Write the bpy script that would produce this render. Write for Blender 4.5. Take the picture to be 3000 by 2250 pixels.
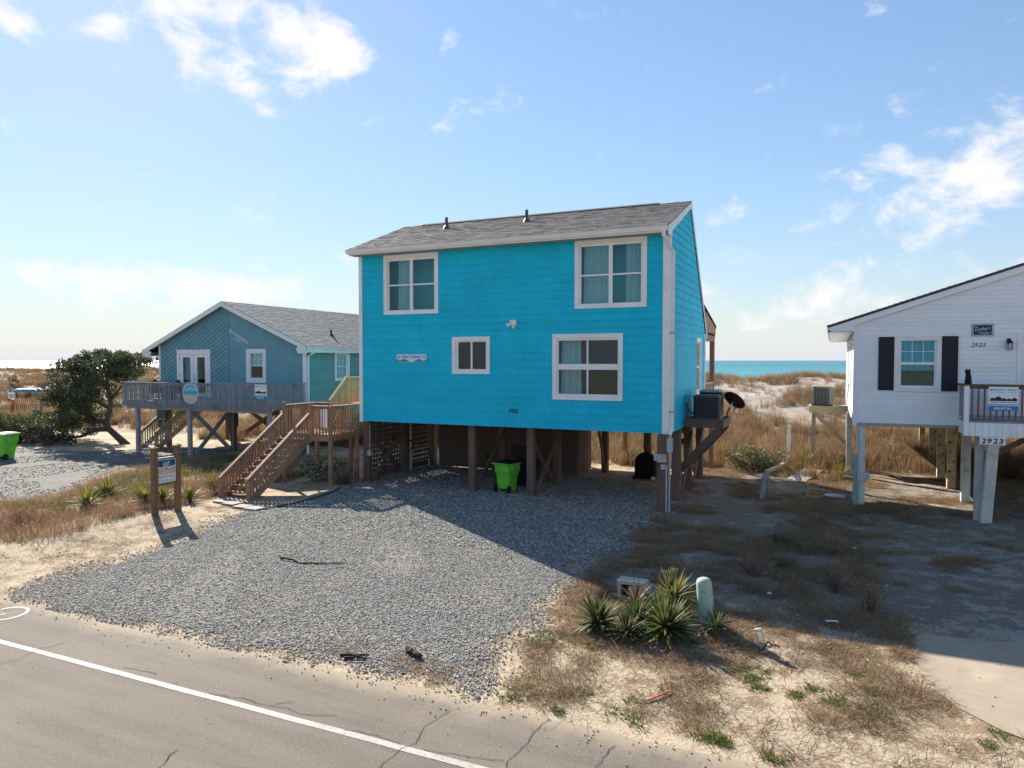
import bpy, bmesh, math, random
import numpy as np
from mathutils import Vector, Matrix, noise
R = math.radians
for o in list(bpy.data.objects):
    bpy.data.objects.remove(o, do_unlink=True)
scene = bpy.context.scene
COL = scene.collection
random.seed(7)
rng = np.random.default_rng(11)

# ------------------------------------------------------------------ camera
cam_d = bpy.data.cameras.new('camera')
cam = bpy.data.objects.new('camera', cam_d)
COL.objects.link(cam)
cam_d.sensor_width = 36.0
cam_d.lens = 2080 / 3000 * 36.0
cam_d.clip_start = 0.1
cam_d.clip_end = 60000
cam.location = (0, 0, 4.5)
cam.rotation_euler = (R(90 - 1.90), 0, R(24.3))
scene.camera = cam

# ------------------------------------------------------------------ sun, sky, exposure
SUN_AZ = 55.6          # degrees to the left of +Y (towards -X), behind the houses
SUN_EL = 30.0
EXPOSURE = 1.25
SKY_STRENGTH = 0.108
SHOULDER = 0.16
sd = Vector((-math.sin(R(SUN_AZ)) * math.cos(R(SUN_EL)), math.cos(R(SUN_AZ)) * math.cos(R(SUN_EL)), math.sin(R(SUN_EL))))
sun_d = bpy.data.lights.new('sun', 'SUN')
sun_d.energy = 5.0
sun_d.angle = R(0.4)
sun_d.color = (1.0, 0.93, 0.82)
sun = bpy.data.objects.new('sun', sun_d)
COL.objects.link(sun)
sun.rotation_euler = sd.to_track_quat('Z', 'Y').to_euler()
sun.location = (-30, 30, 40)

world = bpy.data.worlds.new('World')
scene.world = world
world.use_nodes = True
wn, wl = world.node_tree.nodes, world.node_tree.links
wn.clear()
def W(t, **k):
    n = wn.new(t)
    for a, b in k.items():
        setattr(n, a, b)
    return n
def wmath(op, a, b=None, c=None, clamp=False):
    n = W('ShaderNodeMath', operation=op, use_clamp=clamp)
    for i, v in enumerate((a, b, c)):
        if v is None: continue
        if isinstance(v, (int, float)): n.inputs[i].default_value = v
        else: wl.new(v, n.inputs[i])
    return n.outputs[0]
sky = W('ShaderNodeTexSky', sky_type='NISHITA')
sky.sun_disc = False
sky.sun_elevation = R(SUN_EL)
sky.sun_rotation = R(-SUN_AZ)
sky.altitude = 0
sky.air_density = 1.0
sky.dust_density = 0.1
sky.ozone_density = 1.9
# even film-like shoulder on the whole sky so the glow round the sun does not burn out
lum = W('ShaderNodeRGBToBW'); wl.new(sky.outputs[0], lum.inputs[0])
den = wmath('ADD', wmath('MULTIPLY', lum.outputs[0], SHOULDER), 1.0)
inv = wmath('DIVIDE', 1.0, den)
sk2 = W('ShaderNodeVectorMath', operation='SCALE'); wl.new(sky.outputs[0], sk2.inputs[0]); wl.new(inv, sk2.inputs['Scale'])
tc = W('ShaderNodeTexCoord')
sep = W('ShaderNodeSeparateXYZ')
wl.new(tc.outputs['Generated'], sep.inputs[0])
el = wmath('ARCSINE', sep.outputs[2])
az = wmath('ARCTAN2', wmath('MULTIPLY', sep.outputs[0], -1.0), sep.outputs[1])
comb = W('ShaderNodeCombineXYZ')
wl.new(az, comb.inputs[0]); wl.new(wmath('MULTIPLY', el, 1.5), comb.inputs[1])
def wnoise(scale, detail, rough, dist=0.0):
    n = W('ShaderNodeTexNoise')
    n.inputs['Scale'].default_value = scale
    n.inputs['Detail'].default_value = detail
    n.inputs['Roughness'].default_value = rough
    n.inputs['Distortion'].default_value = dist
    wl.new(comb.outputs[0], n.inputs['Vector'])
    return n.outputs[0]
n1 = wnoise(11.0, 9, 0.60, 0.25)
n2 = wnoise(3.2, 4, 0.55, 0.2)
# cloud banks: (azimuth left of +Y, elevation, half width, half height, weight), degrees
CLOUDS = [(47.5, 23.8, 4.2, 2.5, .86), (48.6, 21.0, 3.2, 1.0, .46), (40.4, 23.2, 3.6, 2.6, .66), (37.5, 21.8, 1.6, 1.6, .38), (44.2, 19.6, 1.2, .9, .60), (43.2, 18.2, .7, .6, .36),
          (59.0, 21.4, 2.0, 1.5, .68), (53.4, 22.0, 1.4, .7, .44), (57.5, 19.0, 1.0, .9, .34), (33.0, 19.0, 3.5, .7, .20), (26.0, 20.2, 1.4, .8, .26),
          (-8.5, 15.4, 6.0, 2.5, .48), (-8.5, 11.2, 8.5, 2.1, .60), (-3.0, 5.4, 12.0, 2.4, .52), (6.0, 3.6, 8.0, 1.4, .42), (58.0, 5.8, 14.0, 1.9, .38), (40.0, 5.4, 10.0, 1.7, .40),
          (-30., 17., 10., 3., .48), (95., 17., 12., 4., .50), (140., 22., 14., 4., .48), (-100., 20., 14., 4., .48), (180., 15., 16., 4., .46), (-60., 6., 20., 2., .45), (110., 6., 25., 2., .45), (-150., 6., 30., 2., .45)]
msum = None
for a, e, wa, we, k in CLOUDS:
    dx = wmath('DIVIDE', wmath('SUBTRACT', az, R(a)), R(wa))
    dy = wmath('DIVIDE', wmath('SUBTRACT', el, R(e)), R(we))
    d2 = wmath('ADD', wmath('MULTIPLY', dx, dx), wmath('MULTIPLY', dy, dy))
    m = wmath('MULTIPLY', wmath('EXPONENT', wmath('MULTIPLY', d2, -0.6)), k * 1.45)
    msum = m if msum is None else wmath('ADD', msum, m)
dens = wmath('ADD', wmath('ADD', wmath('MULTIPLY', wmath('SUBTRACT', n1, .5), 4.6), wmath('MULTIPLY', wmath('SUBTRACT', n2, .5), 1.0)), msum)
ramp = W('ShaderNodeMapRange', interpolation_type='SMOOTHSTEP')
wl.new(dens, ramp.inputs[0])
ramp.inputs[1].default_value = 0.44
ramp.inputs[2].default_value = 1.55
ramp.inputs[3].default_value = 0.0
ramp.inputs[4].default_value = 1.0
# thin white haze low over the horizon, the same all the way round
hz = wmath('MULTIPLY', wmath('EXPONENT', wmath('MULTIPLY', wmath('ABSOLUTE', el), -1 / R(3.5))), .92)
hmix = W('ShaderNodeMix', data_type='RGBA')
wl.new(hz, hmix.inputs[0]); wl.new(sk2.outputs[0], hmix.inputs[6]); hmix.inputs[7].default_value = (3.0, 3.12, 3.6, 1)
mix = W('ShaderNodeMix', data_type='RGBA')
wl.new(ramp.outputs[0], mix.inputs[0])
wl.new(hmix.outputs[2], mix.inputs[6])
CLOUD_V = 4.0
mix.inputs[7].default_value = (CLOUD_V, CLOUD_V * 0.985, CLOUD_V * 1.0, 1)
bg = W('ShaderNodeBackground')
bg.inputs[1].default_value = SKY_STRENGTH
wl.new(mix.outputs[2], bg.inputs[0])
wo = W('ShaderNodeOutputWorld')
wl.new(bg.outputs[0], wo.inputs[0])

scene.view_settings.view_transform = 'Standard'
scene.view_settings.look = 'None'
scene.view_settings.gamma = 1.0
scene.view_settings.use_curve_mapping = False
scene.view_settings.exposure = EXPOSURE
scene.render.engine = 'CYCLES'

# ------------------------------------------------------------------ materials
MATS = {}
class NT:
    """small helper round a material's node tree"""
    def __init__(s, name):
        s.m = bpy.data.materials.new(name); s.m.use_nodes = True
        s.n, s.l = s.m.node_tree.nodes, s.m.node_tree.links
        s.bsdf = s.n['Principled BSDF']
    def new(s, t, **k):
        n = s.n.new(t)
        for a, b in k.items(): setattr(n, a, b)
        return n
    def put(s, v, sock):
        if hasattr(v, 'is_linked'): s.l.new(v, sock)
        elif isinstance(v, (tuple, list)): sock.default_value = tuple(v) + ((1,) if len(v) == 3 and len(sock.default_value) == 4 else ())
        else: sock.default_value = v
    def math(s, op, a, b=None, clamp=False):
        n = s.new('ShaderNodeMath', operation=op, use_clamp=clamp)
        s.put(a, n.inputs[0])
        if b is not None: s.put(b, n.inputs[1])
        return n.outputs[0]
    def pos(s):
        return s.new('ShaderNodeNewGeometry').outputs['Position']
    def noise(s, scale, detail=4, rough=.55, vec=None, dist=0.):
        n = s.new('ShaderNodeTexNoise')
        n.inputs['Scale'].default_value = scale; n.inputs['Detail'].default_value = detail
        n.inputs['Roughness'].default_value = rough; n.inputs['Distortion'].default_value = dist
        s.l.new(vec if vec is not None else s.pos(), n.inputs['Vector'])
        return n.outputs[0]
    def maprange(s, v, a, b, c=0., d=1.):
        n = s.new('ShaderNodeMapRange', interpolation_type='SMOOTHSTEP')
        s.put(v, n.inputs[0])
        for i, x in enumerate((a, b, c, d)): n.inputs[i + 1].default_value = x
        return n.outputs[0]
    def mix(s, f, a, b, mode='MIX'):
        n = s.new('ShaderNodeMix', data_type='RGBA', blend_type=mode)
        s.put(f, n.inputs[0]); s.put(a, n.inputs[6]); s.put(b, n.inputs[7])
        return n.outputs[2]
    def scalev(s, v, sc):
        n = s.new('ShaderNodeMapping')
        s.l.new(v, n.inputs[0]); n.inputs['Scale'].default_value = sc
        return n.outputs[0]
    def bump(s, h, strength, dist=.01):
        n = s.new('ShaderNodeBump')
        n.inputs['Strength'].default_value = strength; n.inputs['Distance'].default_value = dist
        s.l.new(h, n.inputs['Height']); s.l.new(n.outputs[0], s.bsdf.inputs['Normal'])
    def rnd(s):
        return s.new('ShaderNodeObjectInfo').outputs['Random']
    def done(s, color=None, rough=None, spec=None, metal=None):
        if color is not None: s.put(color, s.bsdf.inputs['Base Color'])
        if rough is not None: s.put(rough, s.bsdf.inputs['Roughness'])
        if spec is not None: s.put(spec, s.bsdf.inputs['Specular IOR Level'])
        if metal is not None: s.put(metal, s.bsdf.inputs['Metallic'])
        MATS[s.m.name] = s.m
        return s.m

def plain(name, col, rough=.6, var=.10, scale=3., bump=0., bscale=40., spec=.3, metal=0., objvar=0., stretch=None, dirt=None, dirt_amt=.5, dscale=1.2):
    t = NT(name)
    p = t.pos()
    if stretch: p = t.scalev(p, stretch)
    n = t.noise(scale, 5, .6, p)
    k = t.maprange(n, .25, .75, 1 - var, 1 + var)
    if objvar:
        k = t.math('MULTIPLY', k, t.maprange(t.rnd(), 0, 1, 1 - objvar, 1 + objvar))
    cc = t.new('ShaderNodeCombineColor')
    for i in range(3): t.l.new(t.math('MULTIPLY', k, col[i]), cc.inputs[i])
    c = cc.outputs[0]
    if dirt:
        d = t.maprange(t.noise(dscale, 6, .65), .5, .72, 0., dirt_amt)
        c = t.mix(d, c, dirt)
    if bump:
        t.bump(t.noise(bscale, 4, .6, p), bump)
    return t.done(c, rough, spec, metal)

def leafy(name, c1, c2, trans=.35, rough=.6, spec=.2):
    """leaf or blade: colour differs between plants, some light passes through"""
    t = NT(name)
    f = t.math('ADD', t.math('MULTIPLY', t.rnd(), .6), t.math('MULTIPLY', t.noise(1.7, 3), .4))
    c = t.mix(t.maprange(f, .2, .75), c1, c2)
    t.done(c, rough, spec)
    tr = t.new('ShaderNodeBsdfTranslucent'); t.l.new(c, tr.inputs[0])
    mx = t.new('ShaderNodeMixShader'); mx.inputs[0].default_value = trans
    t.l.new(t.bsdf.outputs[0], mx.inputs[1]); t.l.new(tr.outputs[0], mx.inputs[2])
    t.l.new(mx.outputs[0], t.n['Material Output'].inputs[0])
    return t.m

def shake(name, col, var=.10, pitch=.16, streak=.12):
    """painted shingle siding: thin upright joints and streaks as fine relief"""
    t = NT(name)
    p = t.pos()
    s1 = t.noise(1.0, 3, .6, t.scalev(p, (26, 26, .8)))
    s2 = t.noise(.9, 5, .6)
    k = t.math('MULTIPLY', t.maprange(s1, .3, .7, 1 - streak, 1 + streak * .6), t.maprange(s2, .25, .75, 1 - var, 1 + var))
    k = t.math('MULTIPLY', k, t.maprange(t.rnd(), 0, 1, .98, 1.02))
    cc = t.new('ShaderNodeCombineColor')
    for i in range(3): t.l.new(t.math('MULTIPLY', k, col[i]), cc.inputs[i])
    # butt joints between the shingles of a course, a little run-off staining below
    sp_ = t.new('ShaderNodeSeparateXYZ'); t.l.new(p, sp_.inputs[0])
    cv = t.new('ShaderNodeCombineXYZ'); t.l.new(t.math('ADD', sp_.outputs[0], sp_.outputs[1]), cv.inputs[0]); t.l.new(t.math('SUBTRACT', sp_.outputs[2], 2.31), cv.inputs[1])
    br = t.new('ShaderNodeTexBrick'); t.l.new(cv.outputs[0], br.inputs['Vector'])
    br.offset = .37; br.offset_frequency = 3; br.squash = 1.45; br.squash_frequency = 2
    for nm, vv in (('Scale', 1.), ('Mortar Size', .0022), ('Mortar Smooth', .4), ('Brick Width', .23), ('Row Height', .245)): br.inputs[nm].default_value = vv
    br.inputs['Color1'].default_value = (1, 1, 1, 1); br.inputs['Color2'].default_value = (.965, .965, .965, 1); br.inputs['Mortar'].default_value = (.80, .80, .80, 1)
    col_ = t.mix(1.0, cc.outputs[0], br.outputs['Color'], 'MULTIPLY')
    st_ = t.maprange(t.noise(1.0, 5, .65, t.scalev(p, (5, 5, .35))), .56, .78, 0, .22)
    col_ = t.mix(st_, col_, (col[0] * .7 + .02, col[1] * .72, col[2] * .72))
    t.bump(t.noise(1.0, 2, .5, t.scalev(p, (18, 18, .7))), .25, .01)
    return t.done(col_, .62, .25)

plain('white_trim', (.80, .80, .80), .5, .04, 2., .05, 30, dirt=(.55, .54, .51), dirt_amt=.30, objvar=.03)
plain('white_vinyl', (.80, .82, .84), .5, .04, 1.2, .04, 60, objvar=.03, dirt=(.5, .5, .47), dirt_amt=.25)
shake('blue_siding', (.003, .50, .71), .09, streak=.06)
shake('blue_siding_side', (.004, .50, .69), .08, streak=.10)
plain('teal_siding', (.14, .31, .365), .6, .06, 1.5, .08, 50, objvar=.04, dirt=(.13, .27, .28), dirt_amt=.4)
plain('teal_side_siding', (.12, .33, .33), .6, .06, 1.5, .08, 50, objvar=.04)
plain('soffit', (.36, .34, .315), .7, .06)
plain('brown_wood', (.165, .105, .078), .75, .16, 2., .3, 14, stretch=(1, 1, .25), objvar=.10, dirt=(.10, .075, .065), dirt_amt=.6)
plain('dark_brown_wood', (.135, .092, .078), .8, .14, 2., .25, 14, stretch=(6, 6, .4), objvar=.04)
plain('stair_wood', (.33, .195, .12), .75, .18, 2.5, .3, 16, objvar=.14, dirt=(.20, .135, .095), dirt_amt=.55)
plain('sunlit_wood', (.56, .255, .115), .7, .14, 3., .2, 16, objvar=.10)  # upper deck timber: the yellow of sunlight is put into the wood colour
plain('pale_wood', (.40, .34, .22), .8, .18, 3., .3, 16, objvar=.12, dirt=(.22, .19, .13))
plain('grey_wood', (.29, .30, .315), .8, .16, 3., .3, 16, objvar=.14, dirt=(.14, .15, .16), dirt_amt=.5)
plain('weathered_post', (.56, .55, .50), .8, .14, 2., .35, 14, stretch=(1.5, 1.5, .3), objvar=.08, dirt=(.30, .28, .24), dirt_amt=.7, dscale=3.)
plain('sign_wood', (.20, .115, .065), .7, .22, 2.2, .3, 14, stretch=(4, 4, .5), objvar=.06, dirt=(.10, .065, .045), dirt_amt=.7, dscale=3)
plain('dark_metal', (.055, .06, .065), .45, .10, 6., .1, 30, spec=.5, objvar=.1)
plain('black_plastic', (.014, .015, .017), .6, .1, 4., spec=.2)
plain('black_cloth', (.010, .010, .012), .9, .2, 5., .3, 20)
plain('cart_green', (.15, .56, .04), .45, .08, 3., .06, 30, dirt=(.10, .24, .06), dirt_amt=.55, spec=.3, dscale=4.)
plain('pedestal_green', (.36, .46, .37), .5, .06, 2., .04, 20, dirt=(.30, .36, .30), dirt_amt=.5, dscale=4.)
plain('ac_grey', (.21, .225, .205), .5, .06)
plain('grey_box', (.42, .45, .47), .5, .06)
plain('beige_box', (.46, .43, .36), .6, .1, 4., .1, 20, dirt=(.26, .2, .14), dirt_amt=.7, dscale=5.)
plain('teal_pipe', (.22, .38, .40), .5, .1)
plain('navy', (.012, .035, .075), .6, .08)
plain('shutter_black', (.012, .017, .03), .55, .1)
plain('sign_white', (.78, .79, .80), .4, .02)
plain('sign_blue', (.012, .20, .40), .4, .03)
plain('sign_deep_blue', (.006, .095, .19), .4, .03)
plain('sign_teal', (.03, .33, .48), .4, .03)
plain('sign_sky', (.22, .50, .62), .4, .05)
plain('sign_tan', (.60, .40, .27), .4, .03)
plain('sign_sand', (.50, .47, .43), .5, .2, 12)
plain('sign_lavender', (.42, .44, .62), .4, .03)
plain('sign_pale', (.62, .70, .78), .4, .05)
plain('ink', (.012, .02, .03), .5, .05)
plain('orange_paint', (.75, .14, .01), .5, .08)
plain('red_plastic', (.42, .07, .04), .5, .15)
plain('concrete', (.33, .27, .20), .85, .08, 1.5, .25, 60, dirt=(.50, .43, .32), dirt_amt=.5)
plain('paver', (.27, .25, .22), .85, .10, 3., .3, 40, objvar=.08)
plain('litter_white', (.60, .63, .66), .4, .05)
plain('litter_blue', (.08, .45, .62), .4, .05)
plain('interior', (.07, .072, .07), .9, .08)
plain('interior_teal', (.05, .42, .50), .9, .08)
plain('asphalt_crack', (.018, .016, .014), .95, .2)
plain('bark', (.085, .065, .05), .9, .25, 8., .5, 30)
plain('dead_stem', (.16, .10, .07), .9, .3, 3.)
plain('dark_twig', (.022, .017, .014), .9, .3, 6., .4, 30)
plain('lamp_glass', (.55, .56, .55), .2, .03)
plain('copper_dark', (.07, .022, .018), .55, .2, 5., .1, 30)
plain('metal_bright', (.55, .57, .58), .35, .05, metal=.7)
plain('climb_red', (.45, .07, .03), .6, .1)
plain('curtain_far', (.62, .64, .62), .8, .05)

t = NT('curtain')
t.done((.74, .78, .78), .8, .1)
tr = t.new('ShaderNodeBsdfTranslucent'); tr.inputs[0].default_value = (.74, .78, .78, 1)
mx = t.new('ShaderNodeMixShader'); mx.inputs[0].default_value = .45
t.l.new(t.bsdf.outputs[0], mx.inputs[1]); t.l.new(tr.outputs[0], mx.inputs[2]); t.l.new(mx.outputs[0], t.n['Material Output'].inputs[0])

def glass(name, tint, refl=1.0):
    t = NT(name)
    tr = t.new('ShaderNodeBsdfTransparent'); tr.inputs[0].default_value = tint + (1,)
    gl = t.new('ShaderNodeBsdfGlossy'); gl.inputs['Roughness'].default_value = .015
    gl.inputs[0].default_value = (.9, .95, 1, 1)
    lw = t.new('ShaderNodeLayerWeight'); lw.inputs[0].default_value = .5
    fr5 = t.math('POWER', lw.outputs['Facing'], 5.0)
    nb = t.new('ShaderNodeBump'); nb.inputs['Strength'].default_value = .04; nb.inputs['Distance'].default_value = .05
    t.l.new(t.noise(1.6, 2), nb.inputs['Height']); t.l.new(nb.outputs[0], gl.inputs['Normal'])
    f = t.math('MULTIPLY', t.math('ADD', t.math('MULTIPLY', fr5, .92), .045), refl, True)
    mx = t.new('ShaderNodeMixShader'); t.l.new(f, mx.inputs[0])
    t.l.new(tr.outputs[0], mx.inputs[1]); t.l.new(gl.outputs[0], mx.inputs[2])
    t.l.new(mx.outputs[0], t.n['Material Output'].inputs[0])
    t.n.remove(t.bsdf); MATS[name] = t.m
glass('glass', (.78, .95, .97), .6)
glass('clear_glass', (.9, .95, .95), 1.2)

def roofmat(name, a, b):
    t = NT(name)
    p = t.pos()
    n = t.noise(1.0, 2, .5, t.scalev(p, (3.3, 3.3, 8)))
    g = t.noise(60, 3, .7)
    c = t.mix(t.maprange(n, .35, .65), a, b)
    c = t.mix(t.maprange(g, .3, .7, 0, .35), c, (a[0] * .45, a[1] * .45, a[2] * .45))
    r = t.new('ShaderNodeVertexColor'); r.layer_name = 'tone'
    c = t.mix(1.0, c, r.outputs[0], 'MULTIPLY')
    t.bump(g, .5, .01)
    t.done(c, .9, .15)
roofmat('shingle_brown', (.232, .222, .214), (.212, .204, .198))
roofmat('shingle_grey', (.285, .28, .27), (.225, .225, .222))
plain('roof_edge', (.07, .065, .065), .9, .1)

# leaf materials
leafy('dune_grass', (.31, .205, .12), (.155, .105, .07), .35)
leafy('gold_grass', (.40, .26, .11), (.19, .12, .064), .38)
leafy('thatch', (.44, .315, .185), (.27, .18, .105), .28)
leafy('green_weed', (.10, .15, .03), (.17, .17, .04), .4)
leafy('dead_brush', (.17, .105, .075), (.11, .072, .056), .2)
leafy('green_leaf', (.045, .085, .022), (.13, .14, .028), .35)
leafy('juniper_leaf', (.042, .062, .042), (.105, .12, .06), .25)
leafy('yucca_leaf', (.055, .088, .042), (.10, .12, .035), .28, .55, .25)
leafy('yucca_yellow', (.26, .21, .045), (.17, .165, .045), .35, .55, .25)
leafy('yucca_dry', (.23, .155, .085), (.15, .105, .07), .25, .6)
leafy('palmetto', (.085, .135, .03), (.17, .185, .04), .32, .6, .2)
leafy('seed_head', (.40, .30, .18), (.30, .21, .13), .35)
leafy('rust_leaf', (.30, .13, .07), (.24, .14, .09), .35)
# ------------------------------------------------------------------ helpers
WL = {}
def wloc(o): return WL.get(o.name, Vector((0, 0, 0)))
def tag(o, label=None, cat=None, group=None, kind=None):
    if label: o['label'] = label
    if cat: o['category'] = cat
    if group: o['group'] = group
    if kind: o['kind'] = kind
    return o
def root(name, loc, label, cat, group=None):
    o = bpy.data.objects.new(name, None)
    o.empty_display_size = .2
    COL.objects.link(o)
    o.location = loc
    WL[o.name] = Vector(loc)
    return tag(o, label, cat, group)
def link(name, me, parent, loc, rot=None):
    o = bpy.data.objects.new(name, me)
    COL.objects.link(o)
    loc = Vector(loc)
    WL[o.name] = loc
    if parent is not None:
        o.parent = parent
        o.location = loc - wloc(parent)
    else:
        o.location = loc
    if rot is not None:
        o.rotation_mode = 'QUATERNION'
        o.rotation_quaternion = rot
    return o
BOXC = {}
def box_mesh(dx, dy, dz, mat, bev=0.):
    key = (round(dx, 3), round(dy, 3), round(dz, 3), mat, bev)
    if key not in BOXC:
        me = bpy.data.meshes.new('box')
        bm = bmesh.new()
        bmesh.ops.create_cube(bm, size=1)
        bmesh.ops.scale(bm, vec=(dx, dy, dz), verts=bm.verts)
        if bev: bmesh.ops.bevel(bm, geom=bm.edges[:], offset=bev, segments=1, affect='EDGES')
        bm.to_mesh(me); bm.free()
        me.materials.append(MATS[mat])
        BOXC[key] = me
    return BOXC[key]
def box(name, parent, x0, x1, y0, y1, z0, z1, mat, bev=0.):
    return link(name, box_mesh(abs(x1 - x0), abs(y1 - y0), abs(z1 - z0), mat, bev), parent, ((x0 + x1) / 2, (y0 + y1) / 2, (z0 + z1) / 2))
def beam(name, parent, p, q, w, h, mat, bev=0.):
    """timber from p to q: w across (level), h in the upright plane"""
    p, q = Vector(p), Vector(q)
    d = (q - p); L = d.length; d.normalize()
    up = Vector((0, 0, 1)) if abs(d.z) < .98 else Vector((0, 1, 0))
    y = up.cross(d).normalized(); z = d.cross(y)
    rot = Matrix((d, y, z)).transposed().to_quaternion()
    return link(name, box_mesh(L, w, h, mat, bev), parent, (p + q) / 2, rot)

class MB:
    def __init__(s): s.v, s.f, s.mi, s.mats = [], [], [], []
    def m(s, mat):
        if mat not in s.mats: s.mats.append(mat)
        return s.mats.index(mat)
    def face(s, pts, mat):
        b = len(s.v); s.v += [tuple(p) for p in pts]
        s.f.append(tuple(range(b, b + len(pts)))); s.mi.append(s.m(mat))
    def hexa(s, c, mat):
        """8 corners: 0-3 bottom ring, 4-7 top ring"""
        b = len(s.v); s.v += [tuple(p) for p in c]; k = s.m(mat)
        for f in ((3, 2, 1, 0), (4, 5, 6, 7), (0, 1, 5, 4), (1, 2, 6, 5), (2, 3, 7, 6), (3, 0, 4, 7)):
            s.f.append(tuple(b + i for i in f)); s.mi.append(k)
    def box(s, x0, x1, y0, y1, z0, z1, mat):
        s.hexa([(x0, y0, z0), (x1, y0, z0), (x1, y1, z0), (x0, y1, z0), (x0, y0, z1), (x1, y0, z1), (x1, y1, z1), (x0, y1, z1)], mat)
    def prism(s, poly, vec, mat):
        vec = Vector(vec); n = len(poly)
        a = [Vector(p) for p in poly]; c = [p + vec for p in a]
        b = len(s.v); s.v += [tuple(p) for p in a + c]; k = s.m(mat)
        s.f.append(tuple(range(b, b + n))[::-1]); s.f.append(tuple(range(b + n, b + 2 * n))); s.mi += [k, k]
        for i in range(n):
            j = (i + 1) % n
            s.f.append((b + i, b + j, b + n + j, b + n + i)); s.mi.append(k)
    def tube(s, pts, radii, mat, n=8, cap=True):
        if not hasattr(radii, '__len__'): radii = [radii] * len(pts)
        pts = [Vector(p) for p in pts]; b0 = len(s.v); k = s.m(mat)
        prev = None
        for i, p in enumerate(pts):
            d = (pts[min(i + 1, len(pts) - 1)] - pts[max(i - 1, 0)]).normalized()
            u = d.cross(Vector((0, 0, 1)))
            if u.length < .05: u = d.cross(Vector((0, 1, 0)))
            if prev is not None:
                u = prev - d * prev.dot(d)
            u.normalize(); w = d.cross(u); prev = u
            for a in range(n):
                t = 2 * math.pi * a / n
                s.v.append(tuple(p + (u * math.cos(t) + w * math.sin(t)) * radii[i]))
        for i in range(len(pts) - 1):
            for a in range(n):
                c, d2 = b0 + i * n + a, b0 + i * n + (a + 1) % n
                s.f.append((c, d2, d2 + n, c + n)); s.mi.append(k)
        if cap:
            s.f.append(tuple(range(b0, b0 + n))[::-1]); s.f.append(tuple(range(b0 + (len(pts) - 1) * n, b0 + len(pts) * n))); s.mi += [k, k]
    def lathe(s, c, prof, mat, n=20, axis=None):
        """prof: list of (radius, height) round axis from c"""
        c = Vector(c); ax = Vector(axis or (0, 0, 1)).normalized()
        u = ax.orthogonal().normalized(); w = ax.cross(u); b0 = len(s.v); k = s.m(mat)
        for r, h in prof:
            for a in range(n):
                t = 2 * math.pi * a / n
                s.v.append(tuple(c + ax * h + (u * math.cos(t) + w * math.sin(t)) * r))
        for i in range(len(prof) - 1):
            for a in range(n):
                p, q = b0 + i * n + a, b0 + i * n + (a + 1) % n
                s.f.append((p, q, q + n, p + n)); s.mi.append(k)
        s.f.append(tuple(range(b0, b0 + n))[::-1]); s.f.append(tuple(range(b0 + (len(prof) - 1) * n, b0 + len(prof) * n))); s.mi += [k, k]
    def mesh(s, name, smooth=False, centre=True):
        v = np.array(s.v, dtype=float)
        c = (v.min(0) + v.max(0)) / 2 if centre else np.zeros(3)
        me = bpy.data.meshes.new(name)
        me.from_pydata((v - c).tolist(), [], s.f)
        for m in s.mats: me.materials.append(MATS[m])
        me.polygons.foreach_set('material_index', s.mi)
        if smooth: me.polygons.foreach_set('use_smooth', [True] * len(s.f))
        me.update()
        return me, Vector(c)
    def build(s, name, parent=None, smooth=False):
        me, c = s.mesh(name, smooth)
        return link(name, me, parent, c)

def one(name, parent, fn, smooth=False):
    b = MB(); fn(b); return b.build(name, parent, smooth)

# plane frames: origin, u (right), v (up), n (out)
class F:
    def __init__(s, o, u, v=(0, 0, 1)):
        s.o, s.u, s.v = Vector(o), Vector(u).normalized(), Vector(v).normalized()
        s.n = s.u.cross(s.v)
    def p(s, u, v, n=0.): return s.o + s.u * u + s.v * v + s.n * n
    def q(s):  return Matrix((s.u, s.v, s.n)).transposed().to_quaternion()
    def hexa(s, b, u0, u1, v0, v1, n0, n1, mat):
        b.hexa([s.p(u0, v0, n1), s.p(u1, v0, n1), s.p(u1, v0, n0), s.p(u0, v0, n0), s.p(u0, v1, n1), s.p(u1, v1, n1), s.p(u1, v1, n0), s.p(u0, v1, n0)], mat)
def obox(name, parent, f, u0, u1, v0, v1, n0, n1, mat):
    b = MB(); f.hexa(b, u0, u1, v0, v1, n0, n1, mat); return b.build(name, parent)

def clip(poly, a, b, c):
    """keep a*u+b*v<=c"""
    out = []
    for i in range(len(poly)):
        p, q = poly[i], poly[(i + 1) % len(poly)]
        dp, dq = a * p[0] + b * p[1] - c, a * q[0] + b * q[1] - c
        if dp <= 1e-9: out.append(p)
        if (dp < -1e-9 and dq > 1e-9) or (dp > 1e-9 and dq < -1e-9):
            t = dp / (dp - dq); out.append((p[0] + t * (q[0] - p[0]), p[1] + t * (q[1] - p[1])))
    return out if len(out) > 2 else []
def regions(outer, holes):
    """split a convex outline with rectangular holes into convex pieces"""
    us = sorted({min(p[0] for p in outer), max(p[0] for p in outer)} | {h[0] for h in holes} | {h[1] for h in holes})
    res = []
    for a, b in zip(us[:-1], us[1:]):
        if b - a < 1e-4: continue
        sl = clip(clip(outer, -1, 0, -a), 1, 0, b)
        if not sl: continue
        hs = sorted([h for h in holes if h[0] < (a + b) / 2 < h[1]], key=lambda h: h[2])
        lo = None
        for h in hs:
            pc = clip(sl, 0, 1, h[2])
            if lo is not None: pc = clip(pc, 0, -1, -lo) if pc else pc
            if pc: res.append(pc)
            lo = h[3]
        pc = sl if lo is None else clip(sl, 0, -1, -lo)
        if pc: res.append(pc)
    return res
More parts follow.
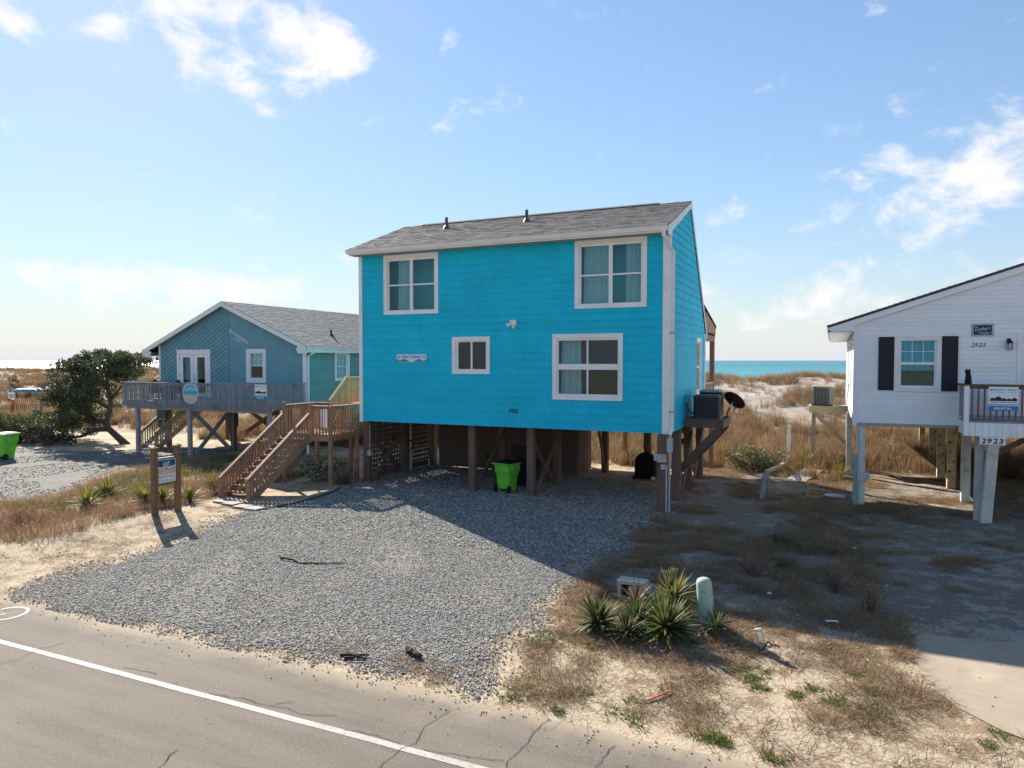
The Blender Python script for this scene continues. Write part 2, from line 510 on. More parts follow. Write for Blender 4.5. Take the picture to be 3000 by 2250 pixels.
def siding(parent, f, regs, pitch, mat, angle=0., t=.022, start=0., name='siding_board', gap=.0):
    """lap boards: every course a piece of its own, lower edge proud"""
    ca, sa = math.cos(angle), math.sin(angle)
    pr = [-sa * p[0] + ca * p[1] for r in regs for p in r]
    i0, i1 = math.floor((min(pr) - start) / pitch), math.ceil((max(pr) - start) / pitch)
    for i in range(i0, i1):
        lo, hi = start + i * pitch, start + (i + 1) * pitch
        pcs = []
        for r in regs:
            pc = clip(clip(r, -sa, ca, hi - gap), sa, -ca, -lo)
            if len(pc) < 3: continue
            area = abs(sum(pc[k][0] * pc[(k + 1) % len(pc)][1] - pc[(k + 1) % len(pc)][0] * pc[k][1] for k in range(len(pc)))) / 2
            if area > 1e-4: pcs.append(pc)
        # pieces that touch along an upright edge are one board; the others are boards of their own
        grp = list(range(len(pcs)))
        for i_ in range(len(pcs)):
            for j_ in range(i_):
                a, c = pcs[i_], pcs[j_]
                if min(p[0] for p in a) > min(p[0] for p in c): a, c = c, a
                ue = max(p[0] for p in a)
                if abs(ue - min(p[0] for p in c)) > 1e-5: continue
                va = [p[1] for p in a if abs(p[0] - ue) < 1e-5]; vc = [p[1] for p in c if abs(p[0] - ue) < 1e-5]
                if va and vc and min(max(va), max(vc)) - max(min(va), min(vc)) > 1e-4:
                    g0, g1 = grp[i_], grp[j_]; grp = [g1 if g == g0 else g for g in grp]
        for g in sorted(set(grp)):
            b = MB()
            for pc in (pcs[i_] for i_ in range(len(pcs)) if grp[i_] == g):
                k = len(pc); base = len(b.v); mi = b.m(mat)
                for p in pc:
                    s_ = ((-sa * p[0] + ca * p[1]) - lo) / pitch
                    b.v.append(tuple(f.p(p[0], p[1], t * (1.15 - s_))))
                for p in pc: b.v.append(tuple(f.p(p[0], p[1], -.004)))
                b.f.append(tuple(range(base, base + k))); b.mi.append(mi)
                for a in range(k):
                    c = (a + 1) % k
                    b.f.append((base + a, base + k + a, base + k + c, base + c)); b.mi.append(mi)
            b.build(name, parent)
def wallcore(name, parent, f, regs, thick, mat):
    b = MB()
    for r in regs: b.prism([f.p(u, v, -.005) for u, v in r], f.n * -thick, mat)
    return b.build(name, parent)

def text_obj(name, parent, txt, f, u, v, n, mat, width=None, height=None, shear=0., ext=.003, bold=0., align='CENTER', rot=0., group=None):
    """flat lettering whose baseline centre is at (u, v) on plane f"""
    cu = bpy.data.curves.new('lettering', 'FONT')
    cu.body = txt; cu.align_x = align; cu.shear = shear; cu.extrude = 0.0; cu.offset = bold; cu.resolution_u = 3
    to = bpy.data.objects.new('lettering', cu); COL.objects.link(to)
    dg = bpy.context.evaluated_depsgraph_get(); dg.update()
    me = bpy.data.meshes.new_from_object(to.evaluated_get(dg))
    bpy.data.objects.remove(to, do_unlink=True)
    co = np.zeros(len(me.vertices) * 3); me.vertices.foreach_get('co', co); co = co.reshape(-1, 3)
    w = co[:, 0].max() - co[:, 0].min(); h = co[:, 1].max() - co[:, 1].min()
    sx = width / w if width else height / h
    sy = height / h if height else sx
    cx = (co[:, 0].max() + co[:, 0].min()) / 2
    co[:, 0] = (co[:, 0] - cx) * sx; co[:, 1] = (co[:, 1] - co[:, 1].min()) * sy
    if rot:
        c_, s_ = math.cos(rot), math.sin(rot)
        co = np.stack([co[:, 0] * c_ - co[:, 1] * s_, co[:, 0] * s_ + co[:, 1] * c_, co[:, 2]], 1)
    me.vertices.foreach_set('co', co.ravel()); me.update()
    me.materials.clear(); me.materials.append(MATS[mat])
    return link(name, me, parent, f.p(u, v, n), f.q())

def window(parent, f, u0, u1, v0, v1, rows, casing=.10, proud=.03, muntin=None, mat='white_trim', gmat='glass', sill=False, name='window', curtains=None, mull=.10, rail=.06, cmat='curtain'):
    """casing frame (the part) with sashes, panes and curtains as its pieces.
    rows: list of (v0, v1, [(u0, u1), ...]) glass openings"""
    b = MB()
    f.hexa(b, u0, u0 + casing, v0, v1, -.10, proud, mat); f.hexa(b, u1 - casing, u1, v0, v1, -.10, proud, mat)
    f.hexa(b, u0 + casing, u1 - casing, v1 - casing, v1, -.10, proud, mat); f.hexa(b, u0 + casing, u1 - casing, v0, v0 + casing, -.10, proud, mat)
    # thin outer bead so the casing has a profile
    e = casing * .22
    for a in ((u0 - .004, u0 + e, v0, v1), (u1 - e, u1 + .004, v0, v1), (u0 + e, u1 - e, v1 - e, v1 + .004), (u0 + e, u1 - e, v0 - .004, v0 + e)):
        f.hexa(b, a[0], a[1], a[2], a[3], proud, proud + .012, mat)
    if sill: f.hexa(b, u0 - .03, u1 + .03, v0 - .05, v0 - .006, -.02, proud + .05, mat)
    w = b.build(name, parent)
    iu0, iu1, iv0, iv1 = u0 + casing, u1 - casing, v0 + casing, v1 - casing
    # sash frames fill everything round the panes
    holes = [(a, c, r[0], r[1]) for r in rows for a, c in r[2]]
    sb = MB()
    for r in regions([(iu0, iv0), (iu1, iv0), (iu1, iv1), (iu0, iv1)], holes):
        sb.prism([f.p(x, y, -.075) for x, y in r], f.n * .05, mat)
    sb.build('sash', w)
    for a, c, d, e2 in holes:
        g = MB(); f.hexa(g, a - .01, c + .01, d - .01, e2 + .01, -.058, -.050, gmat); g.build('pane', w)
    if muntin:
        for r in rows:
            if (r[0] + r[1]) / 2 < muntin.get('above', -1e9): continue
            for a, c in r[2]:
                for i in range(1, muntin['nx']):
                    x = a + (c - a) * i / muntin['nx']; obox('muntin', w, f, x - .008, x + .008, r[0], r[1], -.048, -.040, mat)
                for i in range(1, muntin['ny']):
                    y = r[0] + (r[1] - r[0]) * i / muntin['ny']; obox('muntin', w, f, a, c, y - .008, y + .008, -.0485, -.0405, mat)
    for (a, c, vv0, vv1, dep) in (curtains or []):
        cb = MB(); k = cb.m(cmat); n = 44
        ph = random.random() * 6
        for i in range(n + 1):
            x = a + (c - a) * i / n
            for vv, sq in ((vv0, 1.0), (vv1, .92)):
                xx = (a + c) / 2 + (x - (a + c) / 2) * sq
                d = dep + .028 * math.sin(i * .9 + ph) + .018 * math.sin(i * .41 + ph * 2)
                cb.v.append(tuple(f.p(xx, vv, -d)))
        for i in range(n):
            cb.f.append((2 * i, 2 * i + 2, 2 * i + 3, 2 * i + 1)); cb.mi.append(k)
        cb.build('curtain', w, True)
    return w

def shingles(parent, f, regs_outer, pitch, wtab, mat, t=.012, name='shingles'):
    """one joined coat of roof shingles on plane f; courses stepped, tabs uneven"""
    b = MB(); tones = []
    vmin, vmax = min(p[1] for p in regs_outer), max(p[1] for p in regs_outer)
    umin, umax = min(p[0] for p in regs_outer), max(p[0] for p in regs_outer)
    n = int((vmax - vmin) / pitch) + 1
    for i in range(n):
        lo, hi = vmin + i * pitch, min(vmin + (i + 1) * pitch + .01, vmax)
        if hi - lo < .01: continue
        u = umin - random.random() * wtab
        while u < umax:
            w = wtab * random.uniform(.55, 1.35)
            pc = clip(clip(clip(clip(regs_outer, 0, 1, hi), 0, -1, -lo), 1, 0, u + w), -1, 0, -u)
            if len(pc) >= 3:
                tt = t * random.uniform(.7, 1.5); tone = random.choice((.88, .94, .98, 1., 1., 1.04, 1.09))
                k = len(pc); base = len(b.v); mi = b.m(mat)
                for p in pc: b.v.append(tuple(f.p(p[0], p[1], .002 + tt * (1.1 - (p[1] - lo) / pitch))))
                for p in pc: b.v.append(tuple(f.p(p[0], p[1], -.01)))
                b.f.append(tuple(range(base, base + k))); b.mi.append(mi)
                for a in range(k):
                    c = (a + 1) % k
                    b.f.append((base + a, base + k + a, base + k + c, base + c)); b.mi.append(mi)
                tones += [tone] * (1 + k)
            u += w
    me, c = b.mesh(name)
    ca = me.color_attributes.new('tone', 'FLOAT_COLOR', 'CORNER')
    vals = []
    for poly, tn in zip(me.polygons, tones): vals += [tn, tn, tn, 1.] * poly.loop_total
    ca.data.foreach_set('color', vals)
    return tag(link(name, me, parent, c), kind='stuff')

def nz(x, y, s=1., seed=0.): return noise.noise(Vector((x * s + seed, y * s - seed * .7, seed * 1.3)))
def sstep(a, b, x):
    t = min(1, max(0, (x - a) / (b - a)))
    return t * t * (3 - 2 * t)
def inpoly(x, y, poly):
    c = False; j = len(poly) - 1
    for i in range(len(poly)):
        xi, yi = poly[i]; xj, yj = poly[j]
        if (yi > y) != (yj > y) and x < (xj - xi) * (y - yi) / (yj - yi) + xi: c = not c
        j = i
    return c

# ------------------------------------------------------------------ ground
GRAVEL = [(-14.6, 8.36), (-14.75, 9.5), (-14.85, 12.1), (-15.4, 13.7), (-15.9, 15.0), (-15.6, 16.4), (-15.3, 17.8), (-15.5, 19.6), (-16.0, 21.3), (-15.9, 26.2), (-9.0, 26.3), (-7.6, 25.4), (-5.6, 24.2), (-4.4, 21.3),
          (-4.8, 19.3), (-4.66, 16.6), (-4.85, 14.8), (-4.6, 13.8), (-4.6, 12.3), (-4.4, 11.0), (-4.36, 9.7), (-3.95, 8.75), (-4.0, 8.28), (-6.0, 8.36), (-8.4, 8.16), (-9.7, 8.2), (-11.0, 8.14), (-12.4, 8.14), (-13.6, 8.2)]
TGRAVEL = [(-70, 12.0), (-24.0, 12.9), (-23.3, 14.0), (-24.0, 16.0), (-26.0, 18.5), (-27.4, 21.2), (-24.5, 23.6), (-22.5, 25.6), (-24.0, 27.0), (-30.6, 26.6), (-33.5, 23.0), (-70, 20.5)]
CONC = [(1.17, 12.7), (1.22, 11.7), (1.36, 11.0), (1.56, 10.62), (1.95, 10.17), (2.35, 9.9), (3.2, 9.5), (4.6, 9.1), (8.5, 8.9), (8.5, 13.5), (2.85, 13.45), (1.35, 13.25)]
def gh(x, y):
    """height of the sand at x, y"""
    z = 0.
    if y > 30.5:
        t = sstep(30.5, 60, y) * .55 + .45 * min(1, max(0, (y - 30.5) / 28))
        z += 3.15 * t
        a = sstep(36, 46, y)
        z += a * (.42 * nz(x, y, .11, 3) + .22 * nz(x, y, .33, 5) + .07 * nz(x, y, .9, 8)) + (1 - a) * .12 * nz(x, y, .3, 5) * sstep(31, 36, y)
        if y > 60: z -= 6.0 * sstep(60, 86, y)
    if y > 8.3:
        k = sstep(8.3, 9.6, y)
        side = max(sstep(-15.9, -17.2, x) if x < -15.9 else 0, sstep(-4.3, -3.4, x) if x > -4.3 else 0)
        if x > 1.0 and y < 14.5: side *= 1 - sstep(1.0, 1.25, x)
        z += k * side * (.045 * nz(x, y, .8, 2) + .018 * nz(x, y, 2.6, 4) + .02)
        if x < -16: z += k * .10 * sstep(-16.2, -17.6, x) * sstep(17, 14.5, y)
        z += k * .10 * math.exp(-((x + 2.4) / 1.4) ** 2 - ((y - 12.3) / 1.3) ** 2)
    else:
        z -= .02
    if x < -20 and y < 27: z *= 1 - sstep(-20.2, -22.5, x) * sstep(12.3, 14, y) * sstep(26.5, 24.5, y)
    return z
def lines(*segs):
    out = []
    for a, b, s in segs:
        n = max(1, int(round((b - a) / s))); out += [a + (b - a) * i / n for i in range(n)]
    return out + [segs[-1][1]]
gx = lines((-4000, -400, 600), (-400, -140, 20), (-140, -46, 1.6), (-46, 7, .28), (7, 40, 1.5), (40, 200, 20), (200, 4000, 800))
gy = lines((-600, -10, 60), (-10, 7.8, 2), (7.8, 32, .28), (32, 66, .45), (66, 96, 2.5))
V = [(x, y, gh(x, y)) for y in gy for x in gx]
nx_ = len(gx)
Fc = [(j * nx_ + i, j * nx_ + i + 1, (j + 1) * nx_ + i + 1, (j + 1) * nx_ + i) for j in range(len(gy) - 1) for i in range(nx_ - 1)]
gm = bpy.data.meshes.new('ground'); gm.from_pydata(V, [], Fc)
gm.polygons.foreach_set('use_smooth', [True] * len(Fc))
ground = link('ground', gm, None, (0, 0, 0)); tag(ground, kind='structure')
t = NT('sand_ground')
p = t.pos(); sp = t.new('ShaderNodeSeparateXYZ'); t.l.new(p, sp.inputs[0])
dune = t.maprange(sp.outputs[1], 36, 46)
big = t.noise(.55, 5, .6); mid = t.noise(2.2, 6, .65, None, .3); fine = t.noise(14, 5, .65); vf = t.noise(70, 3, .7)
sand = t.mix(t.maprange(mid, .3, .7), (.43, .345, .24), (.52, .425, .305))
sand = t.mix(dune, sand, (.385, .345, .30))
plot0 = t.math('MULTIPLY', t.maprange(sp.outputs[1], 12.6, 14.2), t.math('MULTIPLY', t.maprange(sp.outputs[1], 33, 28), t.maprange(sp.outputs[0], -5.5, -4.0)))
sand = t.mix(t.math('MULTIPLY', plot0, .8), sand, (.27, .255, .235))  # grey drive sand; darker tone of the house shade put into the colour
thick = t.math('ADD', t.math('MULTIPLY', mid, .62), t.math('MULTIPLY', fine, .42))
thick = t.math('ADD', thick, t.math('MULTIPLY', big, .35))
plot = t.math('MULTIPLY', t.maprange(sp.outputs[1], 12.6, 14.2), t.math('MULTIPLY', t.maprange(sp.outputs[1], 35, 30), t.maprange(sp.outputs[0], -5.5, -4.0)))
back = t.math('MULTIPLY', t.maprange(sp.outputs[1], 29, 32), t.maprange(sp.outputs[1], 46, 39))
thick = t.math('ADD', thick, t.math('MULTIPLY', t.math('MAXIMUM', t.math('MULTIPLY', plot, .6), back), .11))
front = t.math('MULTIPLY', t.maprange(sp.outputs[1], 8.6, 10.4), t.math('MULTIPLY', t.maprange(sp.outputs[0], -5.0, -4.2), t.maprange(sp.outputs[0], 2.2, .9)))
thick = t.math('ADD', thick, t.math('MULTIPLY', front, .045))
tm = t.maprange(thick, .66, .80, 0., .90)
tm = t.math('MULTIPLY', tm, t.maprange(dune, 0, 1, 1., .35))
thatch = t.mix(t.maprange(vf, .3, .7), (.31, .215, .13), (.175, .122, .078))
thatch = t.mix(t.math('MULTIPLY', plot0, .75), thatch, (.145, .125, .10))  # thatch greyed over the same area, shade put into the colour
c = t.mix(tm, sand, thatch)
hb = t.math('ADD', t.math('MULTIPLY', fine, .7), t.math('MULTIPLY', vf, .5))
hb = t.math('ADD', hb, t.math('MULTIPLY', tm, .35))
hb = t.math('ADD', hb, t.math('MULTIPLY', t.noise(5.5, 4, .6), 1.1))
t.bump(hb, .6, .04)
t.done(c, .92, .12)
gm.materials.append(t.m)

def sheet(name, poly, z, mat, edge=.0, sub=.25, parent=None):
    """flat sheet with a ragged outline"""
    pts = []
    for i in range(len(poly)):
        a, b = Vector(poly[i]), Vector(poly[(i + 1) % len(poly)])
        n = max(1, int((b - a).length / sub))
        d = (b - a).normalized() if (b - a).length else Vector((1, 0)); nn = Vector((-d.y, d.x))
        for k in range(n):
            q = a + (b - a) * k / n
            j = edge * (nz(q.x, q.y, 1.6, 9) + .6 * nz(q.x, q.y, 5.0, 3))
            pts.append((q.x + nn.x * j, q.y + nn.y * j, 0))
    bm = bmesh.new()
    vs = [bm.verts.new(q) for q in pts]
    es = [bm.edges.new((vs[i], vs[(i + 1) % len(vs)])) for i in range(len(vs))]
    bmesh.ops.triangle_fill(bm, use_beauty=True, edges=es)
    for fc in bm.faces:
        if fc.normal.z < 0: fc.normal_flip()
    me = bpy.data.meshes.new(name); bm.to_mesh(me); bm.free()
    me.materials.append(MATS[mat])
    o = link(name, me, parent, (0, 0, z))
    return o

# road
t = NT('asphalt')
p = t.pos(); sp = t.new('ShaderNodeSeparateXYZ'); t.l.new(p, sp.inputs[0])
g = t.noise(34, 4, .85); g2 = t.noise(120, 2, .7); bigr = t.noise(.45, 5, .6); st = t.noise(1.0, 4, .6, t.scalev(p, (.35, 3.0, 1)))
c = t.mix(t.maprange(bigr, .3, .7), (.158, .130, .104), (.186, .155, .126))
c = t.mix(t.maprange(st, .4, .7, 0, .45), c, (.092, .080, .070))
c = t.mix(t.maprange(g, .53, .72, 0, .85), c, (.30, .27, .235))
c = t.mix(t.maprange(g, .46, .26, 0, .65), c, (.045, .040, .036))
c = t.mix(t.maprange(g2, .62, .76, 0, .5), c, (.34, .305, .26))
dust = t.math('MULTIPLY', t.maprange(sp.outputs[1], 7.15, 8.35), t.maprange(t.math('ADD', t.noise(1.3, 6, .65), t.math('MULTIPLY', t.maprange(sp.outputs[1], 7.7, 8.35), .5)), .42, .95, 0., .85))
c = t.mix(dust, c, (.37, .30, .21))
t.bump(t.math('ADD', g, t.math('MULTIPLY', g2, .5)), .65, .008)
t.done(c, .88, .2)
road = sheet('road', [(-900, -3.2), (900, -3.2), (900, 8.2), (-900, 8.2)], .004, 'asphalt', 0, 900)
# ragged edge strip of the near stretch: the road sheet itself carries the outline
bpy.data.objects.remove(road, do_unlink=True)
edge = [(x, 8.2 + .05 * nz(x, 0, .9, 4) + .035 * nz(x, 0, 3.1, 7)) for x in np.arange(-45, 12, .12)]
rb = MB(); pr = [(-900, 8.2)] + edge + [(900, 8.2)]
for a, b2 in zip(pr[:-1], pr[1:]): rb.face([(a[0], -3.2, .004), (b2[0], -3.2, .004), (b2[0], b2[1], .004), (a[0], a[1], .004)], 'asphalt')
road = rb.build('road'); tag(road, kind='structure')
plain('road_paint', (.38, .36, .33), .75, .12, 5., .3, 70, dirt=(.16, .138, .118), dirt_amt=.95, dscale=22.)
lb = MB()
xs = np.arange(-60, 30, .25)
for a in xs:
    w0 = .012 * nz(a, 2, 2., 1); w1 = .012 * nz(a + .25, 2, 2., 1)
    lb.face([(a, 6.80 + w0, .008), (a + .25, 6.80 + w1, .008), (a + .25, 6.905 + w1 * .6, .008), (a, 6.905 + w0 * .6, .008)], 'road_paint')
lb.build('edge_line', road)
bb = MB()
def ring(b, cx, cy, r, w, z, mat, sx=1., n=40):
    for i in range(n):
        a0, a1 = 2 * math.pi * i / n, 2 * math.pi * (i + 1) / n
        b.face([(cx + sx * math.cos(a) * rr, cy + math.sin(a) * rr, z) for a, rr in ((a0, r - w), (a0, r), (a1, r), (a1, r - w))], mat)
ring(bb, -13.32, 7.66, .36, .06, .008, 'road_paint'); ring(bb, -14.42, 7.66, .36, .06, .008, 'road_paint')
def strip2(b, pts, w, z, mat):
    pts = [Vector((p_[0], p_[1], z)) for p_ in pts]
    for i in range(len(pts) - 1):
        d = (pts[i + 1] - pts[i]); d.z = 0; d.normalize(); n = Vector((-d.y, d.x, 0)) * w / 2
        b.face([pts[i] - n, pts[i + 1] - n, pts[i + 1] + n, pts[i] + n], mat)
for pp in (((-14.42, 7.66), (-14.1, 7.32), (-13.55, 7.32), (-13.32, 7.66)), ((-14.1, 7.32), (-13.8, 7.68), (-13.55, 7.32)), ((-13.8, 7.68), (-14.42, 7.68))):
    strip2(bb, pp, .05, .0085, 'road_paint')
bb.build('bicycle_symbol', road)
CR = [[(-3.2, 8.16), (-3.24, 7.83), (-3.2, 7.52), (-3.26, 7.17), (-3.2, 6.8), (-3.3, 6.3), (-3.2, 5.6)], [(-4.42, 7.85), (-4.5, 7.36), (-4.4, 6.99), (-4.5, 6.85), (-4.5, 6.42), (-4.62, 5.9)], [(-2.26, 7.9), (-2.3, 7.64), (-2.31, 7.41), (-2.4, 6.9), (-2.3, 6.2)],
      [(-7.6, 6.93), (-7.2, 6.97), (-6.98, 7.0), (-6.65, 6.99), (-6.38, 7.03), (-6.1, 7.0), (-5.94, 7.04), (-5.62, 7.18)], [(-6.62, 6.99), (-6.5, 7.15), (-6.42, 7.22)], [(-4.24, 6.93), (-4.0, 6.95), (-3.8, 7.0), (-3.47, 7.04), (-3.25, 7.1)],
      [(-6.84, 5.76), (-6.8, 5.62), (-6.72, 5.48), (-6.75, 5.2)], [(-11.08, 7.24), (-11.2, 6.9), (-11.12, 6.6), (-11.15, 6.31), (-11.1, 5.7)], [(-5.36, 6.9), (-5.1, 6.94), (-4.86, 6.95), (-4.5, 6.92)], [(-9.4, 7.0), (-9.1, 7.06), (-8.7, 7.04)]]
for pth in CR:
    b = MB(); pts = []
    for i in range(len(pth) - 1):
        for k in range(6):
            q = Vector(pth[i]).lerp(Vector(pth[i + 1]), k / 6); pts.append((q.x + .035 * nz(q.x, q.y, 7, 3), q.y + .035 * nz(q.x, q.y, 7, 8)))
    for i in range(len(pts) - 1):
        strip2(b, [pts[i], pts[i + 1]], .006 + .008 * abs(nz(pts[i][0], pts[i][1], 4, 2)), .012, 'asphalt_crack')
    b.build('crack', road)

# gravel beds
def gravelmat(name, base, dark, lite, sandy):
    t = NT(name)
    vo = t.new('ShaderNodeTexVoronoi'); vo.inputs['Scale'].default_value = 40; t.l.new(t.pos(), vo.inputs['Vector'])
    sc = t.new('ShaderNodeSeparateColor'); t.l.new(vo.outputs['Color'], sc.inputs[0])
    c = t.mix(sc.outputs[0], dark, lite)
    c = t.mix(t.maprange(t.noise(.7, 5, .6), .45, .7, 0, .35), c, sandy)
    t.bump(vo.outputs['Distance'], .8, .02)
    return t.done(c, .9, .2)
gravelmat('gravel_bed', (.2, .2, .2), (.09, .089, .086), (.27, .26, .24), (.36, .30, .225))
gravelmat('gravel_pale', (.2, .2, .2), (.10, .094, .084), (.21, .197, .175), (.29, .245, .185))
GIN = [(-14.0, 8.75), (-14.3, 9.6), (-14.45, 12.0), (-15.0, 13.7), (-15.45, 15.0), (-15.35, 16.5), (-15.15, 17.8), (-15.35, 19.6), (-15.7, 21.3), (-15.6, 25.9), (-9.0, 26.0), (-7.8, 25.1), (-5.8, 23.9), (-4.8, 21.2), (-5.2, 19.3), (-5.05, 16.6), (-5.25, 14.8), (-5.0, 13.8), (-5.0, 12.3), (-4.85, 11.0), (-4.9, 9.7), (-5.1, 9.0), (-6.2, 8.75), (-8.4, 8.5), (-11.0, 8.45), (-12.6, 8.5)]
tag(sheet('gravel_driveway', GIN, .010, 'gravel_bed', .28), kind='structure')
tag(sheet('neighbour_driveway', TGRAVEL, .014, 'gravel_pale', .25, .4), kind='structure')
tag(sheet('concrete_driveway', CONC, .014, 'concrete', .05, .2), kind='structure')

# sea
t = NT('sea_water')
p = t.pos()
w = t.math('ADD', t.noise(1.0, 6, .6, t.scalev(p, (.10, .30, 1))), t.math('MULTIPLY', t.noise(1.0, 4, .6, t.scalev(p, (.9, 1.6, 1))), .35))
sp = t.new('ShaderNodeSeparateXYZ'); t.l.new(p, sp.inputs[0])
c = t.mix(t.maprange(sp.outputs[1], 90, 900), (.03, .25, .27), (.003, .14, .18))
c = t.mix(t.maprange(t.noise(1.0, 4, .6, t.scalev(p, (.004, .03, 1))), .45, .75, 0, .5), c, (.02, .21, .235))
t.bump(w, .9, .6)
t.done(c, .30, .20)
sb = MB()
ys = [70, 120, 200, 400, 900, 2500, 8000, 40000]
for a, b2 in zip(ys[:-1], ys[1:]):
    sb.face([(-40000, a, -1.3), (40000, a, -1.3), (40000, b2, -1.3), (-40000, b2, -1.3)], 'sea_water')
tag(sb.build('sea'), kind='structure')
# ------------------------------------------------------------------ blue house
BH = root('blue_house', (-10.0, 24.4, 0), 'bright blue two storey beach house on brown pilings', 'house')
X0, X1, Y0, Y1, ZB, ZT = -15.6, -4.45, 21.2, 27.7, 2.31, 8.26
FF = F((0, Y0, 0), (1, 0, 0))                      # front wall plane: u = x, v = z, n = -y
wins = [(-14.55, -12.33, 6.12, 8.20), (-7.40, -5.12, 6.12, 8.24), (-11.79, -10.37, 4.05, 5.29), (-8.14, -5.85, 3.26, 5.33)]
ins = lambda h, d=.05: (h[0] + d, h[1] - d, h[2] + d, h[3] - d)
reg = regions([(X0, ZB), (X1, ZB), (X1, 8.53), (X0, 8.53)], [ins(h) for h in wins])
fw = wallcore('front_wall', BH, FF, reg, .12, 'interior')
regs = regions([(X0 + .10, ZB), (X1 - .16, ZB), (X1 - .16, ZT - .02), (X0 + .10, ZT - .02)], [ins(h) for h in wins])
siding(fw, FF, regs, .245, 'blue_siding', t=.015, start=ZB)
# side wall towards the gap
FS = F((X1, 0, 0), (0, 1, 0))
rake = [(Y0, ZB), (Y1, ZB), (Y1, 5.76), (24.45, 9.80), (Y0, 8.54)]
sw_hole = (25.75, 26.75, 3.25, 5.30)
sreg = regions(rake, [ins(sw_hole)])
sw = wallcore('side_wall', BH, FS, sreg, .12, 'interior')
sreg2 = regions([(Y0 + .14, ZB), (Y1 - .1, ZB), (Y1 - .1, 5.55), (24.45, 9.56), (Y0 + .14, 8.36)], [ins(sw_hole)])
siding(sw, FS, sreg2, .245, 'blue_siding_side', t=.020, start=ZB)
FL = F((X0, 0, 0), (0, -1, 0))
lreg = [[(-u, v) for u, v in rake][::-1]]
lw = wallcore('side_wall', BH, FL, lreg, .12, 'interior'); siding(lw, FL, [[(u, min(v, 9.6) - (.1 if v > 5 else 0)) for u, v in lreg[0]]], .245, 'blue_siding_side', t=.018, start=ZB)
FB = F((0, Y1, 0), (-1, 0, 0))
breg = [[(-X1, ZB), (-X0, ZB), (-X0, 5.76), (-X1, 5.76)]]
bw = wallcore('rear_wall', BH, FB, breg, .12, 'interior'); siding(bw, FB, breg, .245, 'blue_siding_side', t=.018, start=ZB)
one('floor_frame', BH, lambda b: b.box(X0 + .06, X1 - .06, Y0 + .06, Y1 - .06, ZB - .01, ZB + .08, 'dark_brown_wood'))
one('upper_floor', BH, lambda b: b.box(X0 + .13, X1 - .13, Y0 + .13, 25.6, 5.55, 5.75, 'interior'))
one('partition', BH, lambda b: b.box(X0 + .13, X1 - .13, 23.4, 23.5, ZB + .07, 5.5, 'interior'))
one('partition', BH, lambda b: b.box(X0 + .13, X1 - .13, 22.05, 22.15, 5.8, 8.5, 'interior_teal'))
# trim
box('corner_trim', BH, X0 - .02, X0 + .12, Y0 - .045, Y0 + .10, ZB - .03, ZT - .02, 'white_trim')
box('corner_trim', BH, X1 - .18, X1 + .03, Y0 - .045, Y0 + .16, ZB - .05, ZT + .02, 'white_trim')
box('corner_trim', BH, X1 - .10, X1 + .03, Y1 - .12, Y1 + .03, ZB, 5.5, 'white_trim')
# windows
def dh(u0, u1, v0, v1, mid, low, **k):
    c = .13; um = (u0 + u1) / 2
    return window(BH, FF, u0, u1, v0, v1, [(v0 + c + .02, low, [(u0 + c + .06, um - .06), (um + .06, u1 - c - .06)]), (mid, v1 - c - .07, [(u0 + c + .06, um - .06), (um + .06, u1 - c - .06)])], casing=c, **k)
dh(*wins[0], 7.17, 7.12, curtains=[(-14.1, -13.55, 6.2, 8.1, .22), (-12.62, -12.42, 6.2, 8.1, .22)])
dh(*wins[1], 7.17, 7.12, curtains=[(-7.2, -6.35, 6.2, 8.1, .22), (-5.85, -5.28, 6.2, 8.1, .22)])
h = wins[2]
window(BH, FF, *h, [(h[2] + .16, h[3] - .17, [(h[0] + .20, -11.11), (-11.05, h[1] - .17)])], casing=.11)
h = wins[3]
window(BH, FF, *h, [(h[2] + .18, 4.21, [(h[0] + .18, -7.02), (-6.97, h[1] - .17)]), (4.39, h[3] - .20, [(h[0] + .18, -7.02), (-6.97, h[1] - .17)])], casing=.12, curtains=[(-7.95, -7.25, 3.4, 5.2, .25)])
window(BH, FS, *sw_hole, [(sw_hole[2] + .2, 4.22, [(sw_hole[0] + .17, sw_hole[1] - .17)]), (4.30, sw_hole[3] - .18, [(sw_hole[0] + .17, sw_hole[1] - .17)])], casing=.12)
# roof
EY, EZ, RY, RZ, BY, BZ = 20.72, 8.43, 24.45, 9.86, 27.95, 5.52
RX0, RX1 = -15.78, -4.40
roof = one('roof', BH, lambda b: (b.prism([(RX0, EY, EZ), (RX0, RY, RZ), (RX0, RY, RZ - .12), (RX0, EY, EZ - .12)], (RX1 - RX0, 0, 0), 'roof_edge'),
                                  b.prism([(RX0, RY, RZ), (RX0, BY, BZ), (RX0, BY, BZ - .12), (RX0, RY, RZ - .12)], (RX1 - RX0, 0, 0), 'roof_edge')))
sl = Vector((0, RY - EY, RZ - EZ)); FR = F((0, EY, EZ), (1, 0, 0), sl)
shingles(roof, FR, [(RX0 - .01, -.03), (RX1 + .01, -.03), (RX1 + .01, sl.length), (RX0 - .01, sl.length)], .142, .30, 'shingle_brown')
sl2 = Vector((0, RY - BY, RZ - BZ)); FR2 = F((0, BY, BZ), (-1, 0, 0), sl2)
shingles(roof, FR2, [(-RX1, -.03), (-RX0, -.03), (-RX0, sl2.length), (-RX1, sl2.length)], .3, .6, 'shingle_brown')
one('ridge_vent', roof, lambda b: b.prism([(-14.9, RY - .16, RZ - .02), (-14.9, RY, RZ + .055), (-14.9, RY + .12, RZ - .08)], (9.4, 0, 0), 'roof_edge'))
